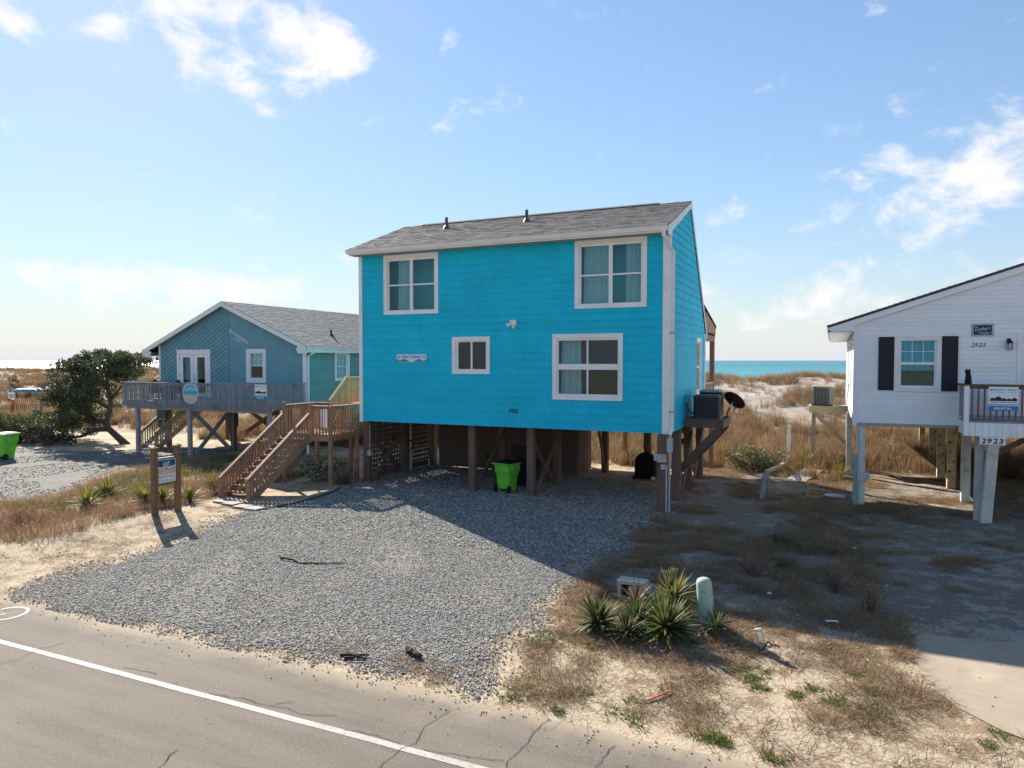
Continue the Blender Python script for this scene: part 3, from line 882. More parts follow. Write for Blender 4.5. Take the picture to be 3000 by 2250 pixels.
for vx in (-13.2, -9.95):
    zz = EZ + (23.3 - EY) / (RY - EY) * (RZ - EZ)
    one('vent_pipe', roof, lambda b: (b.lathe((vx, 23.3, zz - .05), [(.15, .0), (.11, .10), (.06, .17), (.055, .46)], 'dark_metal', 12)))
box('fascia', BH, RX0 + .02, RX1 - .06, EY + .015, EY + .05, EZ - .20, EZ - .03, 'white_trim')
box('soffit', BH, RX0 + .03, RX1 - .08, EY + .055, Y0 - .03, ZT - .035, ZT - .005, 'soffit')
gut = one('gutter', BH, lambda b: b.prism([(RX0 - .02, EY + .01, EZ - .155), (RX0 - .02, EY - .06, EZ - .155), (RX0 - .02, EY - .115, EZ - .05), (RX0 - .02, EY - .125, EZ - .03), (RX0 - .02, EY + .01, EZ - .03)], (RX1 - RX0 + .02, 0, 0), 'white_trim'))
one('rake_board', BH, lambda b: b.prism([(X1 + .028, EY + .05, EZ - .24), (X1 + .028, EY + .05, EZ - .01), (X1 + .028, RY, RZ - .03), (X1 + .028, RY, RZ - .22), (X1 + .028, Y0 + .12, EZ - .06 - .02), (X1 + .028, Y0 + .12, EZ - .24)], (.028, 0, 0), 'white_trim'))
one('rake_board', BH, lambda b: b.prism([(X1 + .028, RY, RZ - .03), (X1 + .028, BY, BZ - .03), (X1 + .028, BY, BZ - .22), (X1 + .028, RY, RZ - .26)], (.028, 0, 0), 'white_trim'))
one('downspout', BH, lambda b: (b.tube([(X1 - .06, EY - .05, EZ - .15), (X1 - .06, EY - .05, EZ - .30), (X1 + .115, Y0 - .02, EZ - .72), (X1 + .115, Y0 - .02, 2.42)], .058, 'white_trim', 4),
                                b.tube([(X1 + .115, Y0 - .02, 2.46), (X1 + .07, Y0 - .14, 2.28)], .06, 'white_trim', 4),
                                b.box(X1 + .03, X1 + .175, Y0 - .085, Y0 + .05, 5.3, 5.34, 'soffit'), b.box(X1 + .03, X1 + .175, Y0 - .085, Y0 + .05, 2.95, 2.99, 'soffit')))
# flood light, number, electric box
fl = one('floodlight', BH, lambda b: (b.box(-9.62, -9.40, Y0 - .07, Y0 - .02, 5.62, 5.82, 'white_trim'),
                                      b.lathe((-9.56, Y0 - .07, 5.70), [(.025, 0), (.03, .05), (.06, .08), (.065, .17)], 'white_trim', 12, (-.7, -.6, -.35)),
                                      b.lathe((-9.47, Y0 - .07, 5.66), [(.025, 0), (.03, .05), (.05, .07), (.055, .13)], 'white_trim', 12, (.15, -.7, -.6))))
for i, ch in enumerate('2925'):
    text_obj('house_number', BH, ch, FF, -9.645 + i * .09, 2.79, .026, 'ink', height=.125, bold=.03)
one('disconnect_box', BH, lambda b: (b.box(X1 + .025, X1 + .10, 23.75, 23.95, 3.1, 3.38, 'blue_siding_side'), b.tube([(X1 + .06, 23.85, 3.1), (X1 + .10, 23.9, 2.85), (X1 + .25, 24.2, 2.7)], .018, 'grey_box', 6), b.tube([(X1 + .06, 23.8, 3.1), (X1 + .13, 23.85, 2.8), (X1 + .3, 24.05, 2.66)], .014, 'dark_metal', 6)))
# pilings, braces
def pile(x, y, w=.25, mat='brown_wood', top=ZB - .012): return box('piling', BH, x - w / 2, x + w / 2, y - w / 2, y + w / 2, -.15, top, mat, .012)
for x in (-15.62, -11.25, -9.07): 
    for y in (21.65, 24.1, 26.35): pile(x, y)
for y, w in ((21.1, .30), (23.12, .27), (25.15, .27), (27.5, .25)): pile(-4.58, y, w)
pile(-6.4, 26.75); pile(-8.3, 27.5)
def xbrace(x, ya, yb, z0, z1, w=.05, h=.20, parent=BH, mat='brown_wood', dx=.12):
    beam('cross_brace', parent, (x + dx, ya, z0), (x + dx, yb, z1), w, h, mat)
    beam('cross_brace', parent, (x - dx, ya, z1), (x - dx, yb, z0), w, h, mat)
xbrace(-15.62, 21.7, 24.1, .12, 1.95, dx=.15); xbrace(-11.25, 21.7, 24.1, .12, 2.05, dx=.15); xbrace(-9.07, 21.7, 24.1, .12, 2.05, dx=.15)
xbrace(-4.58, 25.2, 27.5, .12, 2.0, dx=.15); xbrace(-4.58, 23.2, 25.1, .2, 2.0, dx=.15)
beam('knee_brace', BH, (-8.3, 27.4, .2), (-8.0, 25.6, 2.1), .06, .2, 'dark_brown_wood'); beam('knee_brace', BH, (-5.6, 26.75, 1.2), (-4.6, 25.3, 1.75), .06, .18, 'brown_wood')
for y in (24.1, 26.35): box('girder', BH, X0 + .1, X1 - .1, y - .09, y + .09, ZB - .24, ZB - .012, 'dark_brown_wood')
# storage room under the floor, upright planks
st = one('storage_room', BH, lambda b: (b.box(-15.25, -9.1, 26.24, 26.30, .03, 2.1, 'dark_brown_wood'), b.box(-9.16, -9.1, 26.3, 28.1, .03, 2.1, 'dark_brown_wood')))
x = -15.25
while x < -9.12:
    w = min(.2, -9.1 - x); box('plank', st, x + .003, x + w - .003, 26.222, 26.238, .04, 2.12, 'dark_brown_wood'); x += .2
y = 26.3
while y < 28.05:
    box('plank', st, -9.098, -9.082, y + .003, y + .197, .04, 2.12, 'dark_brown_wood'); y += .2
# lattice along the left side
for ya, yb in ((21.85, 23.95), (24.28, 26.2)):
    lt = box('lattice', BH, -15.80, -15.76, ya - .05, ya, .12, 2.14, 'brown_wood')
    y = ya + .03
    while y < yb:
        box('slat', lt, -15.775, -15.763, y, y + .082, .25, 2.12, 'dark_brown_wood'); y += .17
    z = .30
    while z < 2.1:
        box('slat', lt, -15.789, -15.777, ya, yb, z, z + .085, 'dark_brown_wood'); z += .18
    box('slat', lt, -15.789, -15.777, ya, yb, .05, .27, 'dark_brown_wood')
one('conduit', BH, lambda b: (b.tube([(-15.42, 21.5, 2.2), (-15.43, 21.5, 1.2)], .016, 'grey_box', 6), b.box(-15.5, -15.36, 21.44, 21.52, 1.02, 1.2, 'grey_box')))
one('drain_pipe', BH, lambda b: (b.tube([(-15.45, 24.3, 2.2), (-15.45, 24.3, .1)], .045, 'grey_box', 10), b.tube([(-15.45 + .16 * math.cos(a), 24.24 + .03 * math.sin(3 * a), 1.1 + .2 * math.sin(a)) for a in np.linspace(0, 6.28, 22)], .025, 'black_plastic', 6)))
# meters on the corner piling
one('meter_box', BH, lambda b: (b.box(-4.42, -4.27, 20.86, 21.02, 1.80, 2.21, 'grey_box'), b.lathe((-4.27, 20.94, 2.02), [(.07, 0), (.07, .05), (.055, .085)], 'clear_glass', 14, (1, 0, 0)), b.tube([(-4.35, 20.93, 1.8), (-4.35, 20.93, -.05)], .024, 'grey_box', 8), b.tube([(-4.44, 20.92, 1.4), (-4.44, 20.92, -.05)], .016, 'litter_white', 8)))
one('junction_box', BH, lambda b: (b.box(-4.70, -4.44, 20.85, 20.945, 1.49, 1.73, 'beige_box'), b.box(-4.80, -4.71, 20.86, 20.94, 1.53, 1.74, 'grey_box'), b.box(-4.60, -4.47, 20.87, 20.945, 1.28, 1.42, 'grey_box'), b.tube([(-4.70, 20.93, 1.5), (-4.70, 20.93, -.05)], .016, 'brown_wood', 6)))
# equipment platform
pf = one('equipment_platform', BH, lambda b: (b.box(X1 + .03, -3.17, 23.47, 23.52, 2.32, 2.545, 'brown_wood'), b.box(-3.22, -3.17, 23.52, 25.32, 2.32, 2.545, 'brown_wood'), b.box(X1 + .03, -3.22, 25.27, 25.32, 2.32, 2.545, 'brown_wood')))
y = 23.46
while y < 25.3:
    box('deck_board', pf, X1 + .03, -3.15, y, y + .135, 2.547, 2.58, 'brown_wood'); y += .143
beam('knee_brace', pf, (-4.62, 23.40, .80), (-3.30, 23.40, 2.28), .06, .24, 'brown_wood'); beam('knee_brace', pf, (-4.6, 25.35, .80), (-3.30, 25.35, 2.28), .06, .22, 'brown_wood')
# sea side porch
pr = one('porch_roof', BH, lambda b: (b.prism([(X0, 27.35, 6.62), (X0, 30.45, 5.93), (X0, 30.45, 5.82), (X0, 27.35, 6.5)], (X1 - X0 + .02, 0, 0), 'shingle_brown'), b.prism([(X1, 27.9, 6.42), (X1, 30.42, 5.83), (X1, 30.42, 5.60), (X1, 27.9, 5.60)], (-.05, 0, 0), 'stair_wood')))
box('porch_beam', BH, X0, X1, 30.2, 30.32, 5.45, 5.68, 'stair_wood'); box('porch_beam', BH, X1 - .06, X1 - .02, 28.05, 30.19, 5.25, 5.5, 'stair_wood')
for x in (-4.56, -8.2, -11.9, -15.5): box('porch_post', BH, x - .09, x + .09, 30.16, 30.34, 0, 5.45, 'stair_wood')
pd = box('porch_deck', BH, X0, X1 - .02, 27.85, 30.4, 2.35, 2.6, 'stair_wood')
for i in range(14): box('baluster', pd, X1 - .08, X1 - .04, 28.0 + i * .165, 28.13 + i * .165, 2.62, 3.55, 'stair_wood')
box('hand_rail', pd, X1 - .12, X1 - .0, 27.9, 30.15, 3.55, 3.60, 'stair_wood')

# ------------------------------------------------------------------ blue house stairs and landings
SW = 'stair_wood'
ST = root('entry_stairs', (-17.2, 20.5, 0), 'brown timber entry stairs with landing left of the blue house', 'stairs')
def flight(par, xa, xb, y0, z0, y1, z1, n, mat=SW):
    for x in (xa, xb): beam('stringer', par, (x, y0, z0 - .02), (x, y1, z1 - .12), .045, .26, mat)
    for i in range(n):
        t_ = (i + 1) / (n + 1); yy = y0 + (y1 - y0) * t_; zz = z0 + (z1 - z0) * t_
        box('tread', par, xa + .03, xb - .03, yy - .16, yy + .12, zz - .02, zz + .02, mat)
def rail_slope(par, x, y0, z0, y1, z1, h, mat=SW, pitch=.135, low=.0, cap=.11):
    beam('hand_rail', par, (x, y0, z0 + h), (x, y1, z1 + h), cap, .04, mat)
    beam('bottom_rail', par, (x, y0, z0 + h - .10), (x, y1, z1 + h - .10), .035, .11, mat)
    n = int((y1 - y0) / pitch)
    for i in range(1, n):
        yy = y0 + (y1 - y0) * i / n; zz = z0 + (z1 - z0) * i / n
        box('baluster', par, x - .02 + (.045 if low else 0), x + .02 + (.045 if low else 0), yy - .03, yy + .03, zz - .12, zz + h - .04, mat)
def rail_flat(par, a, b, zf, h, mat=SW, pitch=.135, cap=.12, drop=.18, post=0., bal=.05):
    a, b = Vector((a[0], a[1], 0)), Vector((b[0], b[1], 0)); L = (b - a).length; d = (b - a) / L
    z = Vector((0, 0, 1))
    beam('hand_rail', par, a + z * (zf + h), b + z * (zf + h), cap, .04, mat)
    beam('top_rail', par, a + z * (zf + h - .075), b + z * (zf + h - .075), .036, .09, mat)
    nrm = Vector((-d.y, d.x, 0)) * .039
    n = max(1, int(L / pitch))
    for i in range(n):
        p = a + d * L * (i + .5) / n - nrm
        box('baluster', par, p.x - bal / 2, p.x + bal / 2, p.y - bal / 2, p.y + bal / 2, zf - drop, zf + h - .03, mat)
def post(par, x, y, z0, z1, mat=SW, w=.10, name='post'): return box(name, par, x - w / 2, x + w / 2, y - w / 2, y + w / 2, z0, z1, mat, .008)
XA, XB, LZ = -18.2, -17.0, 1.87
flight(ST, XA, XB, 17.25, .02, 20.15, LZ, 10)
for x in (XA, XB):
    post(ST, x, 17.16, -.1, .66, w=.14, name='newel'); post(ST, x, 20.12, -.1 if x == XA else LZ - .3, 3.0, w=.11, name='newel')
    rail_slope(ST, x, 17.08, -.05, 20.08, LZ + .02, .74 if x == XB else .72, low=1 if x == XA else 0)
def decking(par, x0, x1, y0, y1, z, mat, pitch=.145, along='x'):
    y = y0
    while y < y1 - .02:
        e = min(y + pitch - .008, y1); box('deck_board', par, x0, x1, y, e, z - .03, z, mat); y += pitch
decking(ST, -18.2, -16.2, 20.14, 21.95, LZ, SW)
for (a, b) in (((-18.2, 20.17), (-16.2, 20.17)), ((-18.2, 21.9), (-16.2, 21.9))): beam('joist', ST, (a[0], a[1], LZ - .14), (b[0], b[1], LZ - .14), .045, .2, SW)
for x in (-18.17, -16.23): beam('joist', ST, (x, 20.2, LZ - .14), (x, 21.88, LZ - .14), .045, .2, SW)
for x, y in ((-16.24, 20.28), (-16.2, 21.75)): post(ST, x, y, -.1, LZ + 1.0, w=.13)
for x, y in ((-18.15, 21.85), (-17.55, 23.2), (-17.55, 26.0), (-16.0, 23.2)): post(ST, x, y, -.1, LZ + .9 if y < 22 else 2.7, w=.13)
rail_flat(ST, (-16.98, 20.22), (-16.28, 20.22), LZ, 1.0, drop=.22); rail_flat(ST, (-16.17, 20.3), (-16.17, 23.1), LZ, 1.0, drop=.22); rail_flat(ST, (-18.24, 20.2), (-18.24, 21.9), LZ, 1.0, drop=.22)
rail_flat(ST, (-18.2, 21.93), (-17.62, 21.93), LZ, 1.0, drop=.05)
for u, w in ((-16.52, .035), (-16.42, .035), (-16.30, .10)): tag(box('white_picket', ST, u - w / 2, u + w / 2, 20.12, 20.14, 2.12, 2.78, 'white_trim'), 'white picket fixed to the landing rail')
flight(ST, -17.6, -16.3, 21.95, LZ, 23.1, 2.8, 5)
decking(ST, -17.62, -15.66, 23.1, 27.2, 2.82, 'sunlit_wood'); beam('joist', ST, (-17.6, 23.13, 2.68), (-15.7, 23.13, 2.68), .045, .2, SW); beam('joist', ST, (-17.6, 23.15, 2.68), (-17.6, 27.2, 2.68), .045, .2, 'sunlit_wood')
rail_slope(ST, -17.6, 21.95, LZ + .02, 23.05, 2.82, 1.08, 'sunlit_wood')
post(ST, -17.6, 21.98, LZ - .2, LZ + 1.08, 'sunlit_wood', .10); post(ST, -17.6, 23.1, 2.5, 2.82 + 1.02, 'sunlit_wood', .10)
rail_flat(ST, (-17.6, 23.15), (-17.6, 27.2), 2.82, 1.0, 'sunlit_wood', drop=.1); beam('mid_rail', ST, (-17.57, 23.15, 3.35), (-17.57, 27.2, 3.35), .035, .09, 'sunlit_wood')
rail_flat(ST, (-16.22, 23.2), (-15.75, 23.2), 2.82, 1.0, 'sunlit_wood', drop=.1)
# paving slabs at the foot
for i, (px_, py_, a) in enumerate(((-17.42, 16.52, .05), (-16.92, 16.38, -.04), (-16.38, 16.28, .06), (-15.86, 16.22, -.03))):
    o = link('paving_slab', box_mesh(.50, .42, .05, 'paver', .008), None, (px_, py_, gh(px_, py_) + .035))
    o.rotation_euler = (0, 0, a)
    tag(o, ['leftmost grey paving slab at the foot of the brown stairs', 'second grey paving slab from the left below the brown stairs', 'third grey paving slab from the left below the brown stairs', 'rightmost grey paving slab where the gravel begins below the stairs'][i], 'paving slab', 'slabs at the stair foot')
e = one('landscape_edging', None, lambda b: b.tube([(x_, y_, .03 + .01 * math.sin(i)) for i, (x_, y_) in enumerate(((-15.6, 16.2), (-15.4, 16.8), (-15.28, 17.5), (-15.3, 18.3), (-15.4, 19.2), (-15.75, 20.2)))], .022, 'black_plastic', 6))
tag(e, 'black edging strip between gravel and the bed beside the stairs', 'edging')

# ------------------------------------------------------------------ things at the blue house
def ac_unit(name, x0, x1, y0, y1, z0, z1, label, body, top, slats=False, group='air conditioners'):
    r = root(name, ((x0 + x1) / 2, (y0 + y1) / 2, z0), label, 'air conditioner', group)
    def rrect(i, z):
        out = []; rr = .09
        for cx, cy, a0 in ((x1 - i - rr, y0 + i + rr, -90), (x1 - i - rr, y1 - i - rr, 0), (x0 + i + rr, y1 - i - rr, 90), (x0 + i + rr, y0 + i + rr, 180)):
            for k in range(5): a = R(a0 + k * 22.5); out.append((cx + rr * math.cos(a), cy + rr * math.sin(a), z))
        return out
    one('coil', r, lambda b: b.prism(rrect(.015, z0 + .05), (0, 0, z1 - z0 - .12), 'dark_metal' if slats else 'black_plastic'))
    one('base_pan', r, lambda b: b.prism(rrect(0, z0), (0, 0, .05), 'black_plastic' if slats else top))
    one('top_cap', r, lambda b: (b.prism(rrect(0, z1 - .07), (0, 0, .05), top), b.prism(rrect(.05, z1 - .02), (0, 0, .02), top)))
    one('fan_grille', r, lambda b: [ring(b, (x0 + x1) / 2, (y0 + y1) / 2, q, .012, z1 + .02, 'black_plastic', n=24) for q in (.08, .14, .20, .26, .31)])
    if slats:
        b = MB(); n = 5
        for yy, s in ((y0, -1), (y1, 1)):
            for i in range(n + 1):
                x = x0 + .09 + (x1 - x0 - .18) * i / n; b.box(x - .006, x + .006, yy - .004 if s < 0 else yy - .016, yy + .016 if s < 0 else yy + .004, z0 + .05, z1 - .07, body)
        for xx, s in ((x0, -1), (x1, 1)):
            for i in range(n + 1):
                y = y0 + .09 + (y1 - y0 - .18) * i / n; b.box(xx - .004 if s < 0 else xx - .016, xx + .016 if s < 0 else xx + .004, y - .006, y + .006, z0 + .05, z1 - .07, body)
        b.box(x1 - .16, x1 + .003, y0 - .003, y0 + .14, z0 + .05, z1 - .07, body); b.box(x0 - .003, x0 + .10, y0 - .003, y0 + .1, z0 + .05, z1 - .07, body)
        b.box(x0 + .02, x0 + .07, y0 - .008, y0 - .003, z1 - .2, z1 - .1, 'litter_white')
        b.build('louver_panel', r)
    else:
        z = z0 + .06
        b = MB()
        while z < z1 - .08:
            pr_ = rrect(.004, z); b.prism(pr_, (0, 0, .008), body); z += .022
        b.build('wire_guard', r)
    return r
ac_unit('air_conditioner', -4.16, -3.30, 23.56, 24.34, 2.582, 3.37, 'dark wire-guarded air conditioner at the front of the blue house platform', 'dark_metal', 'dark_metal')
ac_unit('air_conditioner', -4.12, -3.38, 24.50, 25.22, 2.582, 3.50, 'taller air conditioner behind the front one on the blue house platform', 'copper_dark', 'teal_pipe')
dr = root('satellite_dish', (-3.2, 24.95, 2.58), 'dark satellite dish seen from behind beside the air conditioners', 'satellite dish')
nrm = Vector((.42, .62, .66)).normalized(); cc = Vector((-3.03, 24.85, 3.12))
one('reflector', dr, lambda b: b.lathe(cc, [(.02, -.035), (.18, -.018), (.30, .02), (.385, .06), (.39, .066), (.38, .068), (.30, .03), (.18, -.008), (.02, -.024)], 'copper_dark', 28, nrm), True)
one('mount_bracket', dr, lambda b: (b.box(-3.17, -3.03, 24.62, 24.80, 2.93, 3.02, 'metal_bright'), b.tube([(-3.1, 24.7, 2.98), tuple(cc - nrm * .03)], .03, 'metal_bright', 8)))
one('mast', dr, lambda b: (b.tube([(-3.22, 24.72, 2.582), (-3.20, 24.72, 2.78), (-3.1, 24.71, 2.95)], .028, 'dark_metal', 8), b.lathe((-3.22, 24.72, 2.582), [(.11, 0), (.10, .03), (.04, .05)], 'dark_metal', 14)))
one('feed_arm', dr, lambda b: b.tube([tuple(cc - nrm * .02 - Vector((0, 0, .33))), tuple(cc + nrm * .42 - Vector((0, 0, .2)))], .015, 'dark_metal', 6))

def rrect2(w, d, z, r_, cy=0., n=4):
    out = []
    for cx, cyy, a0 in ((w / 2 - r_, -d / 2 + r_, -90), (w / 2 - r_, d / 2 - r_, 0), (-w / 2 + r_, d / 2 - r_, 90), (-w / 2 + r_, -d / 2 + r_, 180)):
        for k in range(n): a = R(a0 + k * 90 / (n - 1)); out.append((cx + r_ * math.cos(a), cy + cyy + r_ * math.sin(a), z))
    return out
def loft(b, rings, mat, cap=True):
    n = len(rings[0]); base = len(b.v); k = b.m(mat)
    for r_ in rings: b.v += [tuple(p) for p in r_]
    for i in range(len(rings) - 1):
        for a in range(n):
            c = (a + 1) % n
            b.f.append((base + i * n + a, base + i * n + c, base + (i + 1) * n + c, base + (i + 1) * n + a)); b.mi.append(k)
    if cap:
        b.f.append(tuple(range(base, base + n))[::-1]); b.f.append(tuple(range(base + (len(rings) - 1) * n, base + len(rings) * n))); b.mi += [k, k]
def cart(loc, rz, sc, label, body='cart_green', open_lid=False, number=None, group='wheeled trash carts'):
    """front of the cart (wheels, handle) towards local -y"""
    r = root('trash_cart', (0, 0, 0), label, 'trash cart', group)
    one('body', r, lambda b: (loft(b, [rrect2(.46, .46, .03, .05), rrect2(.50, .52, .30, .06, .01), rrect2(.545, .60, .62, .06, .03)], body),
                              loft(b, [rrect2(.575, .63, .62, .06, .03), rrect2(.60, .70, .74, .06, .03), rrect2(.62, .74, .98, .06, .03)], body),
                              loft(b, [rrect2(.66, .78, .965, .06, .03), rrect2(.66, .78, .995, .06, .03)], body), b.box(-.012, .012, -.262, -.235, .10, .62, body),
                              b.box(-.12, .12, -.26, -.20, .06, .13, 'black_plastic')))
    if open_lid:
        one('lid', r, lambda b: (b.box(-.33, .33, -.46, -.42, 1.0, 1.42, 'black_plastic'), b.box(-.30, .30, -.425, -.41, 1.36, 1.40, 'grey_box'), b.box(-.31, .31, -.465, -.455, 1.05, 1.36, 'black_plastic')))
    else:
        one('lid', r, lambda b: (loft(b, [rrect2(.68, .82, .998, .06, .03), rrect2(.68, .82, 1.015, .06, .03), rrect2(.50, .60, 1.065, .08, .03)], 'black_plastic')))
    one('handle', r, lambda b: (b.tube([(-.33, -.41, 1.0), (.33, -.41, 1.0)], .022, body, 8), b.box(-.24, -.20, -.42, -.35, .96, 1.02, body), b.box(.20, .24, -.42, -.35, .96, 1.02, body)))
    for s in (-1, 1):
        w = one('wheel', r, lambda b: b.lathe((s * .27 - .035, -.24, .125), [(.11, 0), (.125, .012), (.125, .058), (.11, .07)], 'black_plastic', 18, (1, 0, 0)))
        one('hub', w, lambda b: b.lathe((s * .27 - .04, -.24, .125), [(.045, 0), (.045, .08)], 'dark_metal', 12, (1, 0, 0)))
    one('axle', r, lambda b: b.tube([(-.28, -.24, .125), (.28, -.24, .125)], .015, 'dark_metal', 6))
    one('sticker', r, lambda b: b.box(.306, .3145, -.16, -.06, .78, .90, 'sign_lavender'))
    if number:
        fr = F((0, -.349, 0), (1, 0, 0)); obox('number_plate', r, fr, -.24, .12, .86, .96, .0, .006, 'litter_white')
        text_obj('number', r, number, fr, -.06, .875, .008, 'ink', height=.07)
    r.location = loc; r.rotation_euler = (0, 0, rz); r.scale = (sc,) * 3
    return r
cart((-10.12, 21.98, .01), R(-12), 1.0, 'lime green trash cart with black lid between the blue house pilings')
cart((-9.95, 23.35, .01), R(-8), 1.06, 'black trash cart with lid flipped up behind the green cart', 'black_plastic', True)
cart((-34.3, 19.85, .0), R(14), 1.15, 'lime green trash cart numbered 2927 at the far left edge', 'cart_green', False, '2927')
gr = root('covered_grill', (-6.43, 26.6, 0), 'black covered grill under the right end of the blue house', 'grill')
def grill_cover(b):
    rings = []
    for z, w, d in ((.06, .80, .56), (.45, .78, .54), (.72, .78, .54), (.86, .66, .44), (.96, .42, .30), (1.02, .16, .14)):
        rg = []
        for k in range(24):
            a = 2 * math.pi * k / 24; cx, sy = math.cos(a), math.sin(a)
            m_ = 1 / max(abs(cx), abs(sy)) ** .8; wob = 1 + .03 * math.sin(k * 2.3 + z * 4)
            rg.append((-6.43 + w / 2 * cx * m_ * wob, 26.6 + d / 2 * sy * m_ * wob, z))
        rings.append(rg)
    loft(b, rings, 'black_cloth')
one('cover', gr, grill_cover, True)
for s in (-1, 1): one('wheel', gr, lambda b: b.lathe((-6.43 + s * .36, 26.28, .08), [(.08, 0), (.08, .05)], 'litter_white' if s > 0 else 'black_plastic', 16, (0, 1, 0)))
# house name board
NB = root('name_board', (-13.4, 21.15, 4.45), 'white name board with blue waves reading Rest A Shored', 'sign')
f = FF
one('board', NB, lambda b: b.prism([f.p(u, v, .03) for u, v in ((-13.99, 4.47), (-13.94, 4.44), (-12.86, 4.44), (-12.81, 4.47), (-12.78, 4.52), (-12.78, 4.66), (-12.82, 4.72), (-13.98, 4.72), (-14.02, 4.66), (-14.02, 4.52))], f.n * .018, 'sign_pale'))
def wave(b, s, off, mat, n_, amp=1.):
    cx = -13.4; k = b.m(mat); N = 24
    pts = [(cx + s * (.60 - .48 * i / N), 4.46 + off + .055 * amp * math.exp(-((i / N - .62) / .22) ** 2) + .075 * amp * math.exp(-(i / N / .09) ** 2)) for i in range(N + 1)]
    for i in range(N):
        a, c = pts[i], pts[i + 1]
        q = [f.p(a[0], 4.452, n_), f.p(c[0], 4.452, n_), f.p(c[0], c[1], n_), f.p(a[0], a[1], n_)]
        b.face(q if s < 0 else q[::-1], mat)
one('wave', NB, lambda b: [wave(b, s, .035, 'sign_teal', .0495, 1.2) for s in (-1, 1)]); one('wave', NB, lambda b: [wave(b, s, .0, 'sign_blue', .051, 1.0) for s in (-1, 1)])
for s in (-1, 1):
    def curl(b):
        pts = [f.p(-13.4 + s * (.50 + .06 * math.cos(a) * (1 - a / 12)), 4.615 + .05 * math.sin(a) * (1 - a / 12), .052) for a in np.linspace(-1, 7, 26)]
        for i in range(25):
            d = (pts[i + 1] - pts[i]).normalized(); w = d.cross(f.n) * .011
            b.face([pts[i] - w, pts[i + 1] - w, pts[i + 1] + w, pts[i] + w], 'sign_teal')
    one('wave_curl', NB, curl)
text_obj('lettering', NB, 'Rest A Shored', f, -13.4, 4.585, .052, 'sign_blue', width=.74, height=.11, bold=.02)
# ------------------------------------------------------------------ teal house
TH = root('teal_house', (-27.4, 30, 0), 'teal gabled beach house with chevron siding left of the blue house', 'house')
TX0, TX1, TY, TB, TYB = -32.1, -22.5, 26.3, 2.5, 40.0
TRX, TRZ, TEZ, SLP = -27.4, 7.40, 5.18, .425
def troof(x): return TRZ - SLP * abs(x - TRX)
FT = F((0, TY, 0), (1, 0, 0))
dhole, whole = (-30.82, -28.5, 2.62, 5.0), (-26.10, -24.86, 3.42, 5.05)
gable = [(TX0, TB), (TX1, TB), (TX1, troof(TX1) - .06), (TRX, TRZ - .06), (TX0, troof(TX0) - .06)]
tw = wallcore('front_wall', TH, FT, regions(gable, [ins(dhole), ins(whole)]), .12, 'teal_siding')
ang = math.atan(.60)
left = [(TX0 + .08, TB), (TRX + .02, TB), (TRX + .02, TRZ - .16), (TX0 + .08, troof(TX0 + .08) - .15)]
right = [(TRX + .14, TB), (TX1 - .10, TB), (TX1 - .10, troof(TX1 - .1) - .15), (TRX + .14, troof(TRX + .14) - .15)]
siding(tw, FT, regions(left, [ins(dhole)]), .192, 'teal_siding', ang, .028, .05)
siding(tw, FT, regions(right, [ins(whole)]), .192, 'teal_siding', -math.atan(.47), .012, .0)
obox('centre_batten', tw, FT, TRX + .02, TRX + .14, TB, TRZ - .20, -.005, .035, 'teal_siding')
FTS = F((TX1, 0, 0), (0, 1, 0))
shole = (28.45, 29.62, 3.48, 4.93)
tsr = regions([(TY, TB), (TYB, TB), (TYB, 4.98), (TY, 4.98)], [ins(shole)])
ts = wallcore('side_wall', TH, FTS, tsr, .12, 'teal_side_siding')
siding(ts, FTS, regions([(TY + .1, TB), (TYB, TB), (TYB, 4.97), (TY + .1, 4.97)], [ins(shole)]), .20, 'teal_side_siding', 0, .022, TB)
FTL = F((TX0, 0, 0), (0, -1, 0)); lr = [[(-TYB, TB), (-TY, TB), (-TY, 5.2), (-TYB, 5.2)]]
tl = wallcore('side_wall', TH, FTL, lr, .12, 'teal_side_siding')
one('rear_wall', TH, lambda b: b.prism([(x, TYB, z) for x, z in gable], (0, -.12, 0), 'teal_side_siding'))
one('floor_frame', TH, lambda b: b.box(TX0 + .05, TX1 - .05, TY + .05, TYB - .05, TB - .28, TB + .08, 'grey_wood'))
one('partition', TH, lambda b: b.box(TX0 + .2, TX1 - .2, TY + 1.6, TY + 1.7, TB + .1, 4.9, 'interior'))
box('corner_trim', TH, TX1 - .11, TX1 + .03, TY - .04, TY + .10, TB - .02, 5.0, 'white_trim'); box('corner_trim', TH, TX0 - .03, TX0 + .09, TY - .04, TY + .10, TB - .02, 5.3, 'white_trim')
ex0, ex1, RYF = -32.98, -22.15, 25.98
tr_ = one('roof', TH, lambda b: (b.prism([(TRX, RYF, TRZ), (ex1, RYF, troof(ex1)), (ex1, RYF, troof(ex1) - .1), (TRX, RYF, TRZ - .1)], (0, 14.3, 0), 'roof_edge'), b.prism([(TRX, RYF, TRZ), (ex0, RYF, troof(ex0)), (ex0, RYF, troof(ex0) - .1), (TRX, RYF, TRZ - .1)], (0, 14.3, 0), 'roof_edge')))
up = Vector((TRX - ex1, 0, TRZ - troof(ex1))); FTR = F((ex1, 0, troof(ex1)), (0, 1, 0), up)
shingles(tr_, FTR, [(RYF - .01, -.03), (RYF + 14.3, -.03), (RYF + 14.3, up.length), (RYF - .01, up.length)], .142, .30, 'shingle_grey')
up2 = Vector((TRX - ex0, 0, TRZ - troof(ex0))); FTR2 = F((ex0, 0, troof(ex0)), (0, -1, 0), up2)
shingles(tr_, FTR2, [(-RYF - 14.3, -.03), (-RYF + .01, -.03), (-RYF + .01, up2.length), (-RYF - 14.3, up2.length)], .3, .6, 'shingle_grey')
